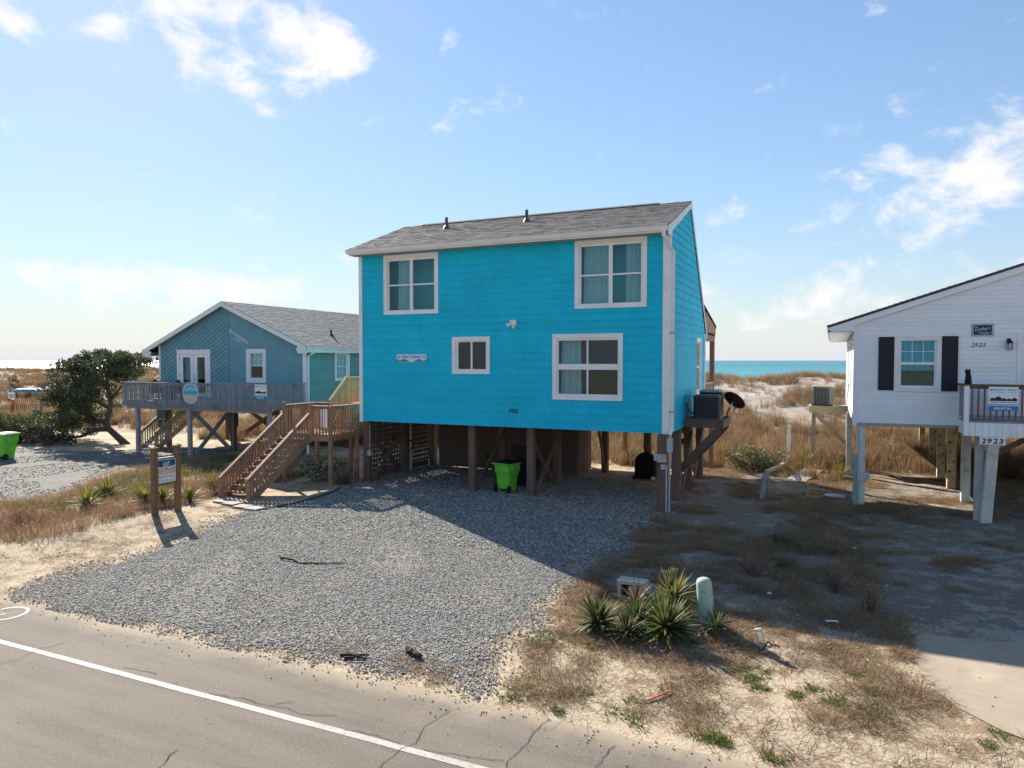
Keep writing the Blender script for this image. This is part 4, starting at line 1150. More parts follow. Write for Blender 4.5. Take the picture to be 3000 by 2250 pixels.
one('vent_pipe', tr_, lambda b: (b.lathe((-23.6, 29.6, troof(-23.6) - .05), [(.16, 0), (.11, .10), (.06, .16), (.055, .34)], 'dark_metal', 12)))
for sx, e in ((1, ex1), (-1, ex0)):
    z0_, z1_ = troof(e), TRZ
    pc = lambda dx, dz: None
    xe = TX1 - .0 if sx > 0 else TX0
    b = MB()
    b.prism([(TRX, RYF - .03, TRZ - .015), (e, RYF - .03, z0_ - .015), (e, RYF - .03, z0_ - .22), (TRX, RYF - .03, TRZ - .24)], (0, .035, 0), 'white_trim')
    b.prism([(e, RYF + .008, z0_ - .20), (e, RYF + .008, z0_ - .34), (e - sx * .50, RYF + .008, z0_ - .34), (e - sx * .62, RYF + .008, z0_ - .10), (e - sx * .3, RYF + .008, z0_ + .02)], (0, .04, 0), 'white_trim')
    b.build('rake_board', TH)
    box('soffit', TH, min(e - sx * .02, xe + sx * .035), max(e - sx * .02, xe + sx * .035), RYF + .06, TYB, z0_ - .30, z0_ - .27, 'soffit')
    box('fascia', TH, e - .02, e + .02, RYF + .05, TYB + .2, z0_ - .30, z0_ - .02, 'white_trim')
one('soffit', TH, lambda b: (b.prism([(TRX, RYF + .01, TRZ - .12), (ex1 - .4, RYF + .01, troof(ex1 - .4) - .12), (ex1 - .4, RYF + .01, troof(ex1 - .4) - .14), (TRX, RYF + .01, TRZ - .14)], (0, TY - RYF - .02, 0), 'soffit'), b.prism([(TRX, RYF + .01, TRZ - .12), (ex0 + .4, RYF + .01, troof(ex0 + .4) - .12), (ex0 + .4, RYF + .01, troof(ex0 + .4) - .14), (TRX, RYF + .01, TRZ - .14)], (0, TY - RYF - .02, 0), 'soffit')))
one('gutter', TH, lambda b: b.prism([(ex1 + .022, RYF + .02, troof(ex1) - .14), (ex1 + .09, RYF + .02, troof(ex1) - .14), (ex1 + .14, RYF + .02, troof(ex1) - .03), (ex1 + .022, RYF + .02, troof(ex1) - .03)], (0, 14.2, 0), 'white_trim'))
one('downspout', TH, lambda b: b.tube([(ex1 + .07, 26.5, troof(ex1) - .14), (ex1 + .05, 26.48, troof(ex1) - .28), (TX1 + .09, 26.42, troof(ex1) - .5), (TX1 + .09, 26.42, 2.2), (TX1 + .02, 26.42, 1.9), (TX1 + .02, 26.42, .15), (TX1 + .12, 26.2, .05)], .055, 'white_trim', 6))
# windows and doors
window(TH, FT, *whole, [(3.66, 4.22, [(-25.86, -25.10)]), (4.27, 4.84, [(-25.86, -25.10)])], casing=.20, curtains=[(-25.9, -25.06, 4.25, 4.9, .12)], muntin={'nx': 3, 'ny': 2, 'above': 4.2}, cmat='curtain_far')
window(TH, FTS, *shole, [(3.62, 4.17, [(28.66, 29.40)]), (4.22, 4.80, [(28.66, 29.40)])], casing=.14, curtains=[(28.6, 29.45, 3.6, 4.85, .10)], muntin={'nx': 3, 'ny': 2}, cmat='curtain_far')
b = MB()
for a in ((-30.82, -30.66, 2.62, 5.0), (-28.66, -28.5, 2.62, 5.0), (-30.66, -28.66, 4.82, 5.0)): FT.hexa(b, *a, -.06, .035, 'white_trim')
FT.hexa(b, -30.86, -28.46, 5.0, 5.05, -.06, .06, 'white_trim')
fdr = b.build('door_frame', TH)
for a, c in ((-30.655, -29.67), (-29.655, -28.665)):
    b = MB(); g = (a + .22, c - .22, 2.85, 4.66)
    for r_ in regions([(a, 2.63), (c, 2.63), (c, 4.815), (a, 4.815)], [g]): b.prism([FT.p(u, v, -.045) for u, v in r_], FT.n * .05, 'white_trim')
    d = b.build('french_door', TH)
    obox('pane', d, FT, g[0] - .01, g[1] + .01, g[2] - .01, g[3] + .01, -.03, -.022, 'glass')
    for z in (2.9, 3.7, 4.5): obox('hinge', d, FT, (a + .006 if a < -30 else c - .03), (a + .03 if a < -30 else c - .006), z, z + .1, .005, .015, 'dark_metal')
    if a > -30:
        one('handle', d, lambda b: (b.lathe(FT.p(a + .09, 3.55, .005), [(.03, 0), (.03, .05)], 'dark_metal', 10, FT.n), b.lathe(FT.p(a + .09, 3.72, .005), [(.025, 0), (.025, .03)], 'dark_metal', 10, FT.n)))
one('curtain', TH, lambda b: [b.face([FT.p(-30.6 + i * .03, 2.7, -.3 - .03 * (i % 2)), FT.p(-30.57 + i * .03, 2.7, -.3 - .03 * ((i + 1) % 2)), FT.p(-30.57 + i * .03, 4.8, -.3 - .03 * ((i + 1) % 2)), FT.p(-30.6 + i * .03, 4.8, -.3 - .03 * (i % 2))], 'interior_teal') for i in range(31)])
one('porch_light', TH, lambda b: (b.lathe(FT.p(-28.36, 4.92, .02), [(.05, 0), (.05, .05)], 'white_trim', 10, FT.n), b.lathe(FT.p(-28.36, 4.92, .09), [(.06, 0), (.065, .06), (.05, .1)], 'lamp_glass', 10, FT.n)))
sa = -math.atan(.47)
wd = 'BEACHKOMBER'
for i, ch in enumerate(wd): text_obj('letter', TH, ch, FT, -27.17 + i * .117, 5.90 - i * .062, .022, 'sign_white', height=.135, rot=sa * .7, bold=.01)
for i, ch in enumerate('2927'): text_obj('letter', TH, ch, FT, -26.79 + i * .117, 5.50 - i * .055, .022, 'sign_white', height=.125, rot=sa * .7, bold=.01)
# deck in front of it
GW = 'grey_wood'
TD = root('teal_house_deck', (-27.1, 25.1, 0), 'grey weathered deck with picket railing in front of the teal house', 'deck')
DX0, DX1, DY = -31.8, -22.42, 23.9
y = DY + .02
while y < TY - .12:
    box('deck_board', TD, DX0, DX1, y, y + .132, 2.52, 2.555, GW); y += .14
box('rim_joist', TD, DX0, DX1, DY + .02, DY + .065, 2.30, 2.515, GW); box('rim_joist', TD, DX1 - .05, DX1 - .005, DY + .07, TY - .1, 2.30, 2.515, GW); box('rim_joist', TD, DX0 + .005, DX0 + .05, DY + .07, TY - .1, 2.30, 2.515, GW)
rail_flat(TD, (DX0, DY), (DX1, DY), 2.52, .92, GW, .103, .13, .24, bal=.03); rail_flat(TD, (DX1 + .02, DY + .06), (DX1 + .02, TY - .12), 2.52, .92, GW, .103, .13, .24, bal=.03)
rail_flat(TD, (DX0 - .03, TY - .1), (DX0 - .03, DY + .06), 2.52, .92, GW, .115, .13, .24, bal=.03)
rail_flat(TD, (-33.2, 30.0), (-32.2, 30.0), 2.52, .92, GW, .2, .13, .1)
for x in (DX0 + .03, -27.1, DX1 - .06): post(TD, x, DY + .115, 2.3, 3.40, GW, .09)
for x in (-30.95, -27.45, -22.6): post(TD, x, DY + .17, -.1, 2.30, GW, .17)
beam('girder', TD, (-31.7, DY + .17, 2.22), (-22.5, DY + .17, 2.22), .08, .16, GW)
one('post_cap', TD, lambda b: b.prism([(-27.72, DY + .07, 2.29), (-27.18, DY + .07, 2.29), (-27.36, DY + .07, 2.12), (-27.54, DY + .07, 2.12)], (0, .02, 0), GW))
for x in (-31.75, -27.2, -22.8):
    for y in (26.5, 30.5, 34.5): post(TH, x, y, -.1, TB - .27, 'dark_brown_wood', .22, 'piling')
xbrace(-27.3, 24.15, 26.4, .12, 2.15, .05, .2, TH, 'grey_wood', .1)
beam('cross_brace', TH, (-30.9, 30.4, .1), (-27.3, 30.4, 2.1), .05, .22, 'dark_brown_wood'); beam('cross_brace', TH, (-30.9, 30.5, 2.1), (-27.3, 30.5, .1), .05, .22, 'dark_brown_wood')
beam('cross_brace', TH, (-26.2, 30.45, .1), (-23.3, 30.45, 2.1), .05, .22, 'dark_brown_wood'); beam('cross_brace', TH, (-26.2, 30.52, 2.1), (-23.3, 30.52, .1), .05, .22, 'dark_brown_wood')
one('utility_box', TH, lambda b: (b.box(-32.4, -31.75, 26.3, 26.42, 1.45, 1.97, 'dark_metal'), b.box(-32.3, -31.85, 26.28, 26.4, 1.0, 1.4, 'dark_metal'), b.tube([(-31.85, 26.28, 1.4), (-31.95, 26.2, -.05)], .05, 'grey_wood', 8)))
one('water_tank', TH, lambda b: (b.box(-27.8, -27.35, 26.65, 26.95, 1.15, 2.0, 'dark_metal'), b.tube([(-27.0, 26.4, 2.2), (-27.05, 26.4, 1.9), (-27.15, 26.4, 1.75), (-27.15, 26.4, .1)], .05, 'grey_wood', 8)))
# stairs below the teal deck
TS = root('back_stairs', (-31.6, 27, 0), 'grey open stairs rising under the teal house deck', 'stairs')
flight(TS, -32.35, -31.3, 25.35, .0, 28.6, 2.2, 11, 'grey_wood')
for x in (-32.38, -31.27):
    rail_slope(TS, x, 25.3, .02, 28.5, 2.15, .85, 'pale_wood'); post(TS, x, 25.3, -.1, .88, 'pale_wood', .1, 'newel')
# signs on the deck
FD = F((0, DY - .025, 0), (1, 0, 0))
def rental_sign(name, f, u0, u1, v0, v1, n0, label, group, small=False):
    r = root(name, f.p((u0 + u1) / 2, v0, n0), label, 'sign', group)
    w, h = u1 - u0, v1 - v0
    obox('panel', r, f, u0, u1, v0, v1, n0, n0 + .012, 'sign_white')
    n = n0 + .0135
    obox('band', r, f, u0, u1, v0, v0 + .20 * h, n - .001, n + .001, 'sign_blue'); obox('band', r, f, u0 + .02 * w, u1 - .02 * w, v0 + .205 * h, v0 + .30 * h, n - .001, n + .0008, 'sign_lavender')
    text_obj('lettering', r, 'RENTAL', f, (u0 + u1) / 2, v0 + .055 * h, n + .002, 'sign_white', width=.60 * w, height=.095 * h, bold=.015)
    text_obj('lettering', r, 'MARGARET RUDD', f, (u0 + u1) / 2, v0 + .83 * h, n + .001, 'sign_teal', width=.90 * w, height=.09 * h, bold=.012)
    text_obj('lettering', r, '& Associates, Inc., Realtors', f, (u0 + u1) / 2, v0 + .745 * h, n + .001, 'sign_teal', width=.82 * w, height=.045 * h)
    obox('rule', r, f, u0 + .06 * w, u1 - .06 * w, v0 + .345 * h, v0 + .375 * h, n - .001, n + .001, 'sign_teal')
    b = MB()
    for cx, ww, hh in ((.14, .16, .13), (.33, .22, .19), (.52, .18, .12), (.69, .14, .11), (.86, .18, .14)):
        x, zz = u0 + cx * w, v0 + .42 * h
        b.prism([f.p(x - ww * w / 2, zz, n), f.p(x + ww * w / 2, zz, n), f.p(x + ww * w / 2, zz + hh * h * .55, n), f.p(x + ww * w * .6, zz + hh * h * .55, n), f.p(x, zz + hh * h, n), f.p(x - ww * w * .6, zz + hh * h * .55, n), f.p(x - ww * w / 2, zz + hh * h * .55, n)], f.n * .001, 'ink')
    FDh = f; f.hexa(b, u0 + .04 * w, u1 - .04 * w, v0 + .41 * h, v0 + .425 * h, n - .001, n + .0012, 'ink')
    b.build('house_picture', r)
    return r
rental_sign('rental_sign', FD, -23.20, -22.52, 2.78, 3.44, .035, 'small rental sign on the grey railing of the teal house', 'rental signs')
RS = root('round_sign', FD.p(-27.13, 2.5, .03), 'round beach scene sign hung on the teal house railing', 'sign')
cx, cz, rr = -27.13, 2.99, .50
def discpart(b, lo, hi, n, mat, r_):
    pts = [(r_ * math.cos(a), r_ * math.sin(a)) for a in np.linspace(0, 2 * math.pi, 48, endpoint=False)]
    pc = clip(clip(pts, 0, 1, hi), 0, -1, -lo)
    b.prism([FD.p(cx + p_[0], cz + p_[1], n) for p_ in pc], FD.n * .004, mat)
one('rim', RS, lambda b: discpart(b, -1, 1, .03, 'sign_pale', .5)); one('sky_panel', RS, lambda b: discpart(b, .10, 1, .036, 'sign_sky', .46)); one('sea_panel', RS, lambda b: discpart(b, -.07, .10, .036, 'sign_teal', .46)); one('sand_panel', RS, lambda b: discpart(b, -1, -.07, .036, 'sign_sand', .46))
for i, ch in enumerate('Beachkomber'):
    a = R(130 - i * 8); text_obj('lettering', RS, ch, FD, cx + .42 * math.cos(a) , cz + .06 + .22 * math.sin(a), .042, 'sign_blue', height=.075, rot=a - R(90))
# chairs on the deck
def deck_chair(x, y, rz, label):
    r = root('deck_chair', (0, 0, 0), label, 'chair', 'chairs on the teal house deck')
    for i in range(6): box('slat', r, -.30 + i * .10, -.21 + i * .10, .21, .235, .30, 1.0 - abs(i - 2.5) * .05, 'black_plastic')
    box('seat', r, -.3, .3, -.30, .20, .36, .40, 'black_plastic')
    for s in (-1, 1):
        box('arm_rest', r, s * .36 - .06, s * .36 + .06, -.34, .26, .60, .63, 'black_plastic'); box('leg', r, s * .36 - .03, s * .36 + .03, -.32, -.24, 0, .60, 'black_plastic'); box('leg', r, s * .36 - .03, s * .36 + .03, .16, .24, 0, .60, 'black_plastic')
    r.location = (x, y, 2.557); r.rotation_euler = (0, 0, rz)
deck_chair(-31.0, 25.0, R(30), 'dark slatted deck chair nearest the left corner of the grey deck'); deck_chair(-29.9, 25.3, R(-15), 'dark slatted deck chair in front of the teal house doors')

# ------------------------------------------------------------------ white house
WH = root('white_house', (4.5, 29, 0), 'white sided beach house on posts at the right edge', 'house')
WX0, WX1, WY, WB, WYB = .6, 12.6, 24.2, 2.60, 37.0
WRX, WEX, WEZ, WS = 6.6, -.15, 5.58, .331
def wroof(x): return WEZ + WS * (WRX - WEX) - WS * abs(x - WRX)
FW = F((0, WY, 0), (1, 0, 0))
wh, whd = (1.69, 2.90, 3.58, 5.22), (4.78, 5.9, 2.82, 5.24)
og = [(WX0, WB), (WX1, WB), (WX1, wroof(WX1) - .05), (WRX, wroof(WRX) - .05), (WX0, wroof(WX0) - .05)]
ww = wallcore('front_wall', WH, FW, regions(og, [ins(wh), ins(whd, .03)]), .12, 'white_vinyl')
og2 = [(WX0 + .09, WB), (WX1 - .09, WB), (WX1 - .09, wroof(WX1) - .22), (WRX, wroof(WRX) - .20), (WX0 + .09, wroof(WX0) - .20)]
siding(ww, FW, regions(og2, [ins(wh), ins(whd, .03)]), .122, 'white_vinyl', 0, .014, WB)
box('skirt_flashing', WH, WX0 + .02, 3.30, WY - .03, WY + .02, WB - .085, WB - .004, 'soffit')
FWL = F((WX0, 0, 0), (0, -1, 0))
wl_ = [(-WYB, WB), (-WY, WB), (-WY, wroof(WX0) - .05), (-WYB, wroof(WX0) - .05)]
whl = [(-27.6, -26.9, 3.5, 5.1), (-31.6, -30.9, 3.5, 5.1)]
wls = wallcore('side_wall', WH, FWL, regions(wl_, [ins(q) for q in whl]), .12, 'white_vinyl')
siding(wls, FWL, regions([(-WYB, WB), (-WY - .1, WB), (-WY - .1, 5.36), (-WYB, 5.36)], [ins(q) for q in whl]), .122, 'white_vinyl', 0, .016, WB)
for q in whl: window(WH, FWL, *q, [(q[2] + .12, 4.3, [(q[0] + .12, q[1] - .12)]), (4.36, q[3] - .12, [(q[0] + .12, q[1] - .12)])], casing=.08)
one('rear_wall', WH, lambda b: b.prism([(x, WYB, z) for x, z in og], (0, -.12, 0), 'white_vinyl'))
one('side_wall', WH, lambda b: b.box(WX1 - .12, WX1, WY + .12, WYB - .12, WB, 5.4, 'white_vinyl'))
one('floor_frame', WH, lambda b: b.box(WX0 + .05, WX1 - .05, WY + .05, WYB - .05, WB - .10, WB + .08, 'pale_wood'))
one('partition', WH, lambda b: b.box(WX0 + .2, 4.4, WY + 1.5, WY + 1.6, WB + .1, 5.3, 'interior_teal'))
box('corner_trim', WH, WX0 - .025, WX0 + .10, WY - .035, WY + .10, WB - .09, wroof(WX0) - .16, 'white_vinyl')
wr = one('roof', WH, lambda b: (b.prism([(WRX, WY - .12, wroof(WRX)), (WEX, WY - .12, WEZ), (WEX, WY - .12, WEZ - .07), (WRX, WY - .12, wroof(WRX) - .07)], (0, 13.2, 0), 'roof_edge'), b.prism([(WRX, WY - .12, wroof(WRX)), (13.3, WY - .12, wroof(13.3)), (13.3, WY - .12, wroof(13.3) - .07), (WRX, WY - .12, wroof(WRX) - .07)], (0, 13.2, 0), 'roof_edge')))
up3 = Vector((WRX - WEX, 0, wroof(WRX) - WEZ)); FWR = F((WEX, 0, WEZ), (0, -1, 0), up3)
shingles(wr, FWR, [(-WY - 13.08, -.03), (-WY + .135, -.03), (-WY + .135, up3.length), (-WY - 13.08, up3.length)], .16, .4, 'shingle_grey')
one('rake_board', WH, lambda b: (b.prism([(WEX + .01, WY - .10, WEZ - .072), (WRX, WY - .10, wroof(WRX) - .072), (WRX, WY - .10, wroof(WRX) - .26), (WX0, WY - .10, wroof(WX0) - .24), (WX0, WY - .10, WEZ - .19), (WEX + .10, WY - .10, WEZ - .19), (WEX + .01, WY - .10, WEZ - .12)], (0, .06, 0), 'white_vinyl'), b.prism([(WRX, WY - .10, wroof(WRX) - .072), (13.2, WY - .10, wroof(13.2) - .072), (13.2, WY - .10, wroof(13.2) - .26), (WRX, WY - .10, wroof(WRX) - .26)], (0, .06, 0), 'white_vinyl')))
box('soffit', WH, WEX + .03, WX0 - .03, WY - .035, WYB, WEZ - .215, WEZ - .195, 'white_vinyl'); box('fascia', WH, WEX - .02, WEX + .015, WY - .1, WYB, WEZ - .21, WEZ - .05, 'white_vinyl')
window(WH, FW, *wh, [(3.75, 4.37, [(1.87, 2.73)]), (4.45, 5.08, [(1.87, 2.73)])], casing=.12, proud=.035, muntin={'nx': 3, 'ny': 2, 'above': 4.4}, curtains=[(1.8, 2.8, 4.2, 5.1, .10)], cmat='interior_teal')
for a, c in ((1.26, 1.675), (2.915, 3.32)):
    s = obox('shutter', WH, FW, a, c, 3.60, 5.21, .02, .05, 'shutter_black')
    z = 3.68
    while z < 5.12:
        if not (4.36 < z < 4.46): obox('louver', s, FW, a + .05, c - .05, z, z + .032, .05, .058, 'shutter_black')
        z += .055
b = MB()
for a in ((4.75, 4.85, 2.82, 5.26), (5.83, 5.93, 2.82, 5.26), (4.85, 5.83, 5.16, 5.26)): FW.hexa(b, *a, -.05, .035, 'white_vinyl')
b.build('door_frame', WH)
dd = obox('door', WH, FW, 4.855, 5.825, 2.84, 5.155, -.05, -.01, 'white_trim'); obox('pane', dd, FW, 4.97, 5.71, 3.2, 4.95, -.012, -.006, 'glass')
# lantern
lan = one('wall_lantern', WH, lambda b: (b.box(4.50, 4.58, WY - .05, WY - .015, 4.92, 5.12, 'black_plastic'), b.tube([(4.54, WY - .05, 5.05), (4.54, WY - .12, 5.12), (4.54, WY - .16, 5.06)], .015, 'black_plastic', 6),
                                         b.lathe((4.54, WY - .16, 4.80), [(.07, 0), (.07, .012)], 'black_plastic', 8), b.lathe((4.54, WY - .16, 4.985), [(.10, 0), (.07, .03), (.045, .08), (.02, .12)], 'black_plastic', 8), [b.tube([(4.54 + .065 * math.cos(a), WY - .16 + .065 * math.sin(a), 4.81), (4.54 + .078 * math.cos(a), WY - .16 + .078 * math.sin(a), 4.99)], .006, 'black_plastic', 4) for a in np.linspace(0, 6.28, 7)]))
one('lantern_glass', lan, lambda b: b.lathe((4.54, WY - .16, 4.815), [(.055, 0), (.066, .165)], 'lamp_glass', 12))
for i, ch in enumerate('2923'): text_obj('house_number', WH, ch, FW, 3.68 + i * .092, 4.89, .02, 'ink', height=.11, shear=.3, bold=.012)
# name sign
LS = root('family_sign', FW.p(3.91, 5.2, .02), 'small dark name sign on the white wall above the house number', 'sign')
obox('frame', LS, FW, 3.65, 4.17, 5.20, 5.55, .018, .032, 'ink'); obox('border', LS, FW, 3.665, 4.155, 5.215, 5.535, .032, .0335, 'sign_pale'); obox('panel', LS, FW, 3.685, 4.135, 5.235, 5.515, .0336, .035, 'navy')
text_obj('lettering', LS, 'The', FW, 3.745, 5.44, .0365, 'sign_pale', height=.045, shear=.2); text_obj('lettering', LS, "Lindley's", FW, 3.915, 5.33, .0365, 'sign_pale', width=.38, height=.13, shear=.4, rot=.12)
obox('rule', LS, FW, 3.80, 4.12, 5.295, 5.305, .0352, .036, 'sign_pale'); obox('rule', LS, FW, 3.86, 4.06, 5.26, 5.268, .0352, .036, 'sign_pale')
# pilings below
WP = 'weathered_post'
for (x, y, w, m_) in ((.82, 24.36, .26, WP), (3.85, 26.1, .24, WP), (.62, 30.4, .2, WP), (5.05, 36.0, .22, 'pale_wood'), (3.68, 36.4, .22, 'pale_wood'), (8, 24.4, .25, WP), (8, 28.7, .25, WP), (8, 33, .25, WP), (.7, 36.3, .22, WP)):
    post(WH, x, y, -.1, WB - .09, m_, w, 'piling')
random.seed(3)
for (x, y) in ((3.82, 28.8), (3.78, 31.1), (3.73, 33.0)):
    p_ = post(WH, x, y, -.1, WB - .09, 'pale_wood', .26, 'piling')
    for k in range(6):
        zz = .3 + k * .34; hx = x + random.choice((-.07, .07)); one('climbing_hold', p_, lambda b: b.lathe((hx, y - .135, zz), [(.035, 0), (.04, .02), (.02, .05)], random.choice(('ink', 'ink', 'ink', 'ink', 'climb_red')), 8, (0, -1, 0)))
one('service_conduit', WH, lambda b: (b.tube([(.66, 24.2, -.05), (.66, 24.2, 1.62)], .05, 'teal_pipe', 10), b.box(.60, .66, 24.12, 24.2, 1.3, 1.42, 'teal_pipe'), b.tube([(.76, 24.21, -.05), (.76, 24.21, 2.4)], .015, 'grey_box', 6), b.box(.72, .94, 24.14, 24.228, .82, 1.06, 'grey_box'), b.box(.97, 1.08, 24.2, 24.3, .85, 1.1, 'grey_box'), b.tube([(.70, 24.16, .8), (.72, 24.15, .6), (.68, 24.15, .3), (.72, 24.15, .05)], .012, 'grey_box', 6)))
for x in (3.9, 8.2): pass
# deck of the white house
WD = root('white_house_deck', (5.5, 23.5, 0), 'white and brown front deck of the white house', 'deck')
box('corner_post', WD, 3.31, 3.425, 22.86, 22.975, 2.43, 3.80, 'white_trim')
sk = box('skirt', WD, 3.43, 9.0, 22.90, 22.93, 2.43, 2.80, 'white_trim')
x = 3.43
while x < 6.2:
    box('board', sk, x + .003, x + .152, 22.882, 22.899, 2.43, 2.795, 'white_trim'); x += .157
one('side_skirt', WD, lambda b: b.prism([(3.36, 22.98, 2.43), (3.36, 24.15, 2.43), (3.36, 24.15, 2.80), (3.36, 22.98, 2.80)], (.03, 0, 0), 'white_trim'))
y = 22.88
while y < 24.1:
    box('deck_board', WD, 3.36, 9.0, y, y + .132, 2.803, 2.835, GW); y += .14
box('hand_rail', WD, 3.30, 9.0, 22.86, 23.0, 3.815, 3.85, 'brown_wood'); box('top_rail', WD, 3.43, 9.0, 22.92, 22.955, 3.72, 3.812, 'brown_wood'); box('bottom_rail', WD, 3.43, 9.0, 22.92, 22.955, 2.94, 3.0, GW)
x = 3.50
while x < 6.5:
    box('baluster', WD, x - .02, x + .02, 22.882, 22.918, 2.90, 3.81, 'brown_wood'); x += .142
box('side_panel', WD, 3.37, 3.39, 22.98, 24.15, 2.90, 3.80, 'grey_wood'); box('hand_rail', WD, 3.31, 3.44, 23.0, 24.15, 3.805, 3.84, 'brown_wood')
beam('leaning_post', WD, (3.89, 23.1, -.08), (4.03, 23.02, 2.42), .26, .27, WP, .012); post(WD, 3.76, 23.36, -.1, 2.43, WP, .20); post(WD, 8.2, 23.2, -.1, 2.43, WP, .24)
beam('knee_brace', WD, (4.15, 23.4, 1.9), (4.9, 23.4, 2.40), .05, .14, 'dark_brown_wood')
FWD = F((0, 22.85, 0), (1, 0, 0))
NP = root('number_plaque', FWD.p(3.97, 2.2, 0), 'white plaque with dark number 2923 at the top of the leaning deck post', 'sign')
obox('panel', NP, FWD, 3.68, 4.27, 2.215, 2.425, .0, .02, 'sign_white')
for i, ch in enumerate('2923'): text_obj('numeral', NP, ch, FWD, 3.775 + i * .132, 2.245, .0215, 'ink', height=.145, width=.105, shear=.12, bold=.03)
rental_sign('rental_sign', FWD, 3.86, 4.54, 3.14, 3.79, .005, 'large rental sign with blue band on the white house railing', 'rental signs')
# cat figure on the rail
CT = root('cat_figure', (3.40, 22.93, 3.85), 'black cat figure sitting on the white deck corner post', 'figure')
def catbody(b):
    b.lathe((3.40, 22.93, 3.852), [(.085, 0), (.088, .05), (.082, .12), (.072, .20), (.062, .26), (.05, .285)], 'black_plastic', 16)
    b.lathe((3.385, 22.92, 4.11), [(.03, 0), (.062, .03), (.072, .075), (.062, .12), (.03, .145)], 'black_plastic', 16)
    for s in (-1, 1): b.lathe((3.385 + s * .042, 22.92, 4.215), [(.028, 0), (.016, .03), (.003, .065)], 'black_plastic', 8)
    b.tube([(3.47, 22.97, 3.88), (3.42, 22.86, 3.87), (3.33, 22.87, 3.88), (3.31, 22.90, 3.92)], [.022, .022, .018, .01], 'black_plastic', 8)
    for s in (-1, 1): b.tube([(3.39 + s * .03, 22.88, 4.05), (3.385 + s * .03, 22.85, 3.9), (3.385 + s * .03, 22.835, 3.865)], [.03, .024, .026], 'black_plastic', 8)
one('body', CT, catbody, True)
# air conditioner stand
AP = one('equipment_stand', None, lambda b: (b.box(-.86, .56, 31.9, 31.96, 2.34, 2.585, 'pale_wood'), b.box(-.86, -.80, 31.96, 33.0, 2.34, 2.585, 'pale_wood'), b.box(-.86, .56, 33.0, 33.06, 2.34, 2.585, 'pale_wood'), b.box(-.88, .56, 31.88, 33.08, 2.588, 2.62, 'pale_wood')))
tag(AP, 'pale timber stand for the air conditioner beside the white house', 'stand')
box('post', AP, -.76, -.63, 31.98, 32.11, -.05, 2.585, 'pale_wood'); box('post', AP, -.76, -.63, 32.85, 32.98, .0, 2.585, 'pale_wood'); beam('knee_brace', AP, (-.62, 31.93, 2.30), (.52, 31.93, 1.12), .05, .17, 'pale_wood')
ac_unit('air_conditioner', -.80, .04, 32.05, 32.87, 2.622, 3.46, 'grey louvered air conditioner on the pale timber stand by the white house', 'ac_grey', 'beige_box', True)
cb = one('service_whip', None, lambda b: (b.box(.54, .575, 30.3, 30.5, 3.3, 3.6, 'black_plastic'), b.tube([(.55, 30.4, 3.3), (.52, 30.6, 2.95), (.40, 31.3, 2.68), (.10, 32.2, 2.66)], .022, 'grey_box', 6)))
tag(cb, 'electric disconnect and cable running to the white house air conditioner', 'cable')
# ------------------------------------------------------------------ things on the plot
RSN = root('rental_post_sign', (-17.45, 14.45, 0), 'brown two-post sign with blue, tan and white rentals panel by the gravel', 'sign')
FP = F((-17.45, 0, 0), (0, 1, 0))
for y in (14.06, 14.83):
    p_ = post(RSN, -17.45, y, -.2, 2.0, 'sign_wood', .145)
    one('post_cap', p_, lambda b: (b.box(-17.55, -17.35, y - .10, y + .10, 2.0, 2.03, 'sign_wood'), loft(b, [[(-17.55, y - .1, 2.032), (-17.35, y - .1, 2.032), (-17.35, y + .1, 2.032), (-17.55, y + .1, 2.032)], [(-17.47, y - .02, 2.075), (-17.43, y - .02, 2.075), (-17.43, y + .02, 2.075), (-17.47, y + .02, 2.075)]], 'sign_wood')))
box('cross_rail', RSN, -17.49, -17.41, 14.135, 14.755, 1.67, 1.72, 'sign_wood'); box('cross_rail', RSN, -17.49, -17.41, 14.135, 14.755, .93, .985, 'sign_wood')
obox('panel', RSN, FP, 14.135, 14.755, .99, 1.665, -.02, .02, 'sign_white')
def wavy(b, lo, hi, mat, n, ph, inv=False):
    N = 24
    for i in range(N):
        u, u2 = 14.155 + .58 * i / N, 14.155 + .58 * (i + 1) / N
        w = lambda q: .010 * math.sin(q * 21 + ph) + .008 * math.sin(q * 47)
        if inv: b.face([FP.p(u, lo + w(u), n), FP.p(u2, lo + w(u2), n), FP.p(u2, hi, n), FP.p(u, hi, n)], mat)
        else: b.face([FP.p(u, lo, n), FP.p(u2, lo, n), FP.p(u2, hi + w(u2), n), FP.p(u, hi + w(u), n)], mat)
one('blue_field', RSN, lambda b: wavy(b, 1.455, 1.645, 'sign_deep_blue', .0215, .4, True)); one('tan_field', RSN, lambda b: wavy(b, 1.235, 1.425, 'sign_tan', .0215, .4))
text_obj('lettering', RSN, 'salt', FP, 14.445, 1.485, .0235, 'sign_white', width=.24, height=.14, shear=.25)
text_obj('lettering', RSN, '&', FP, 14.445, 1.385, .0235, 'sign_deep_blue', height=.055, bold=.02)
text_obj('lettering', RSN, 'sand', FP, 14.445, 1.265, .0235, 'sign_pale', width=.27, height=.10, shear=.25)
text_obj('lettering', RSN, 'RENTALS', FP, 14.445, 1.125, .0215, 'sign_deep_blue', width=.54, height=.085, bold=.005)
text_obj('lettering', RSN, '910-294-6724', FP, 14.445, 1.02, .0215, 'sign_deep_blue', width=.54, height=.07)

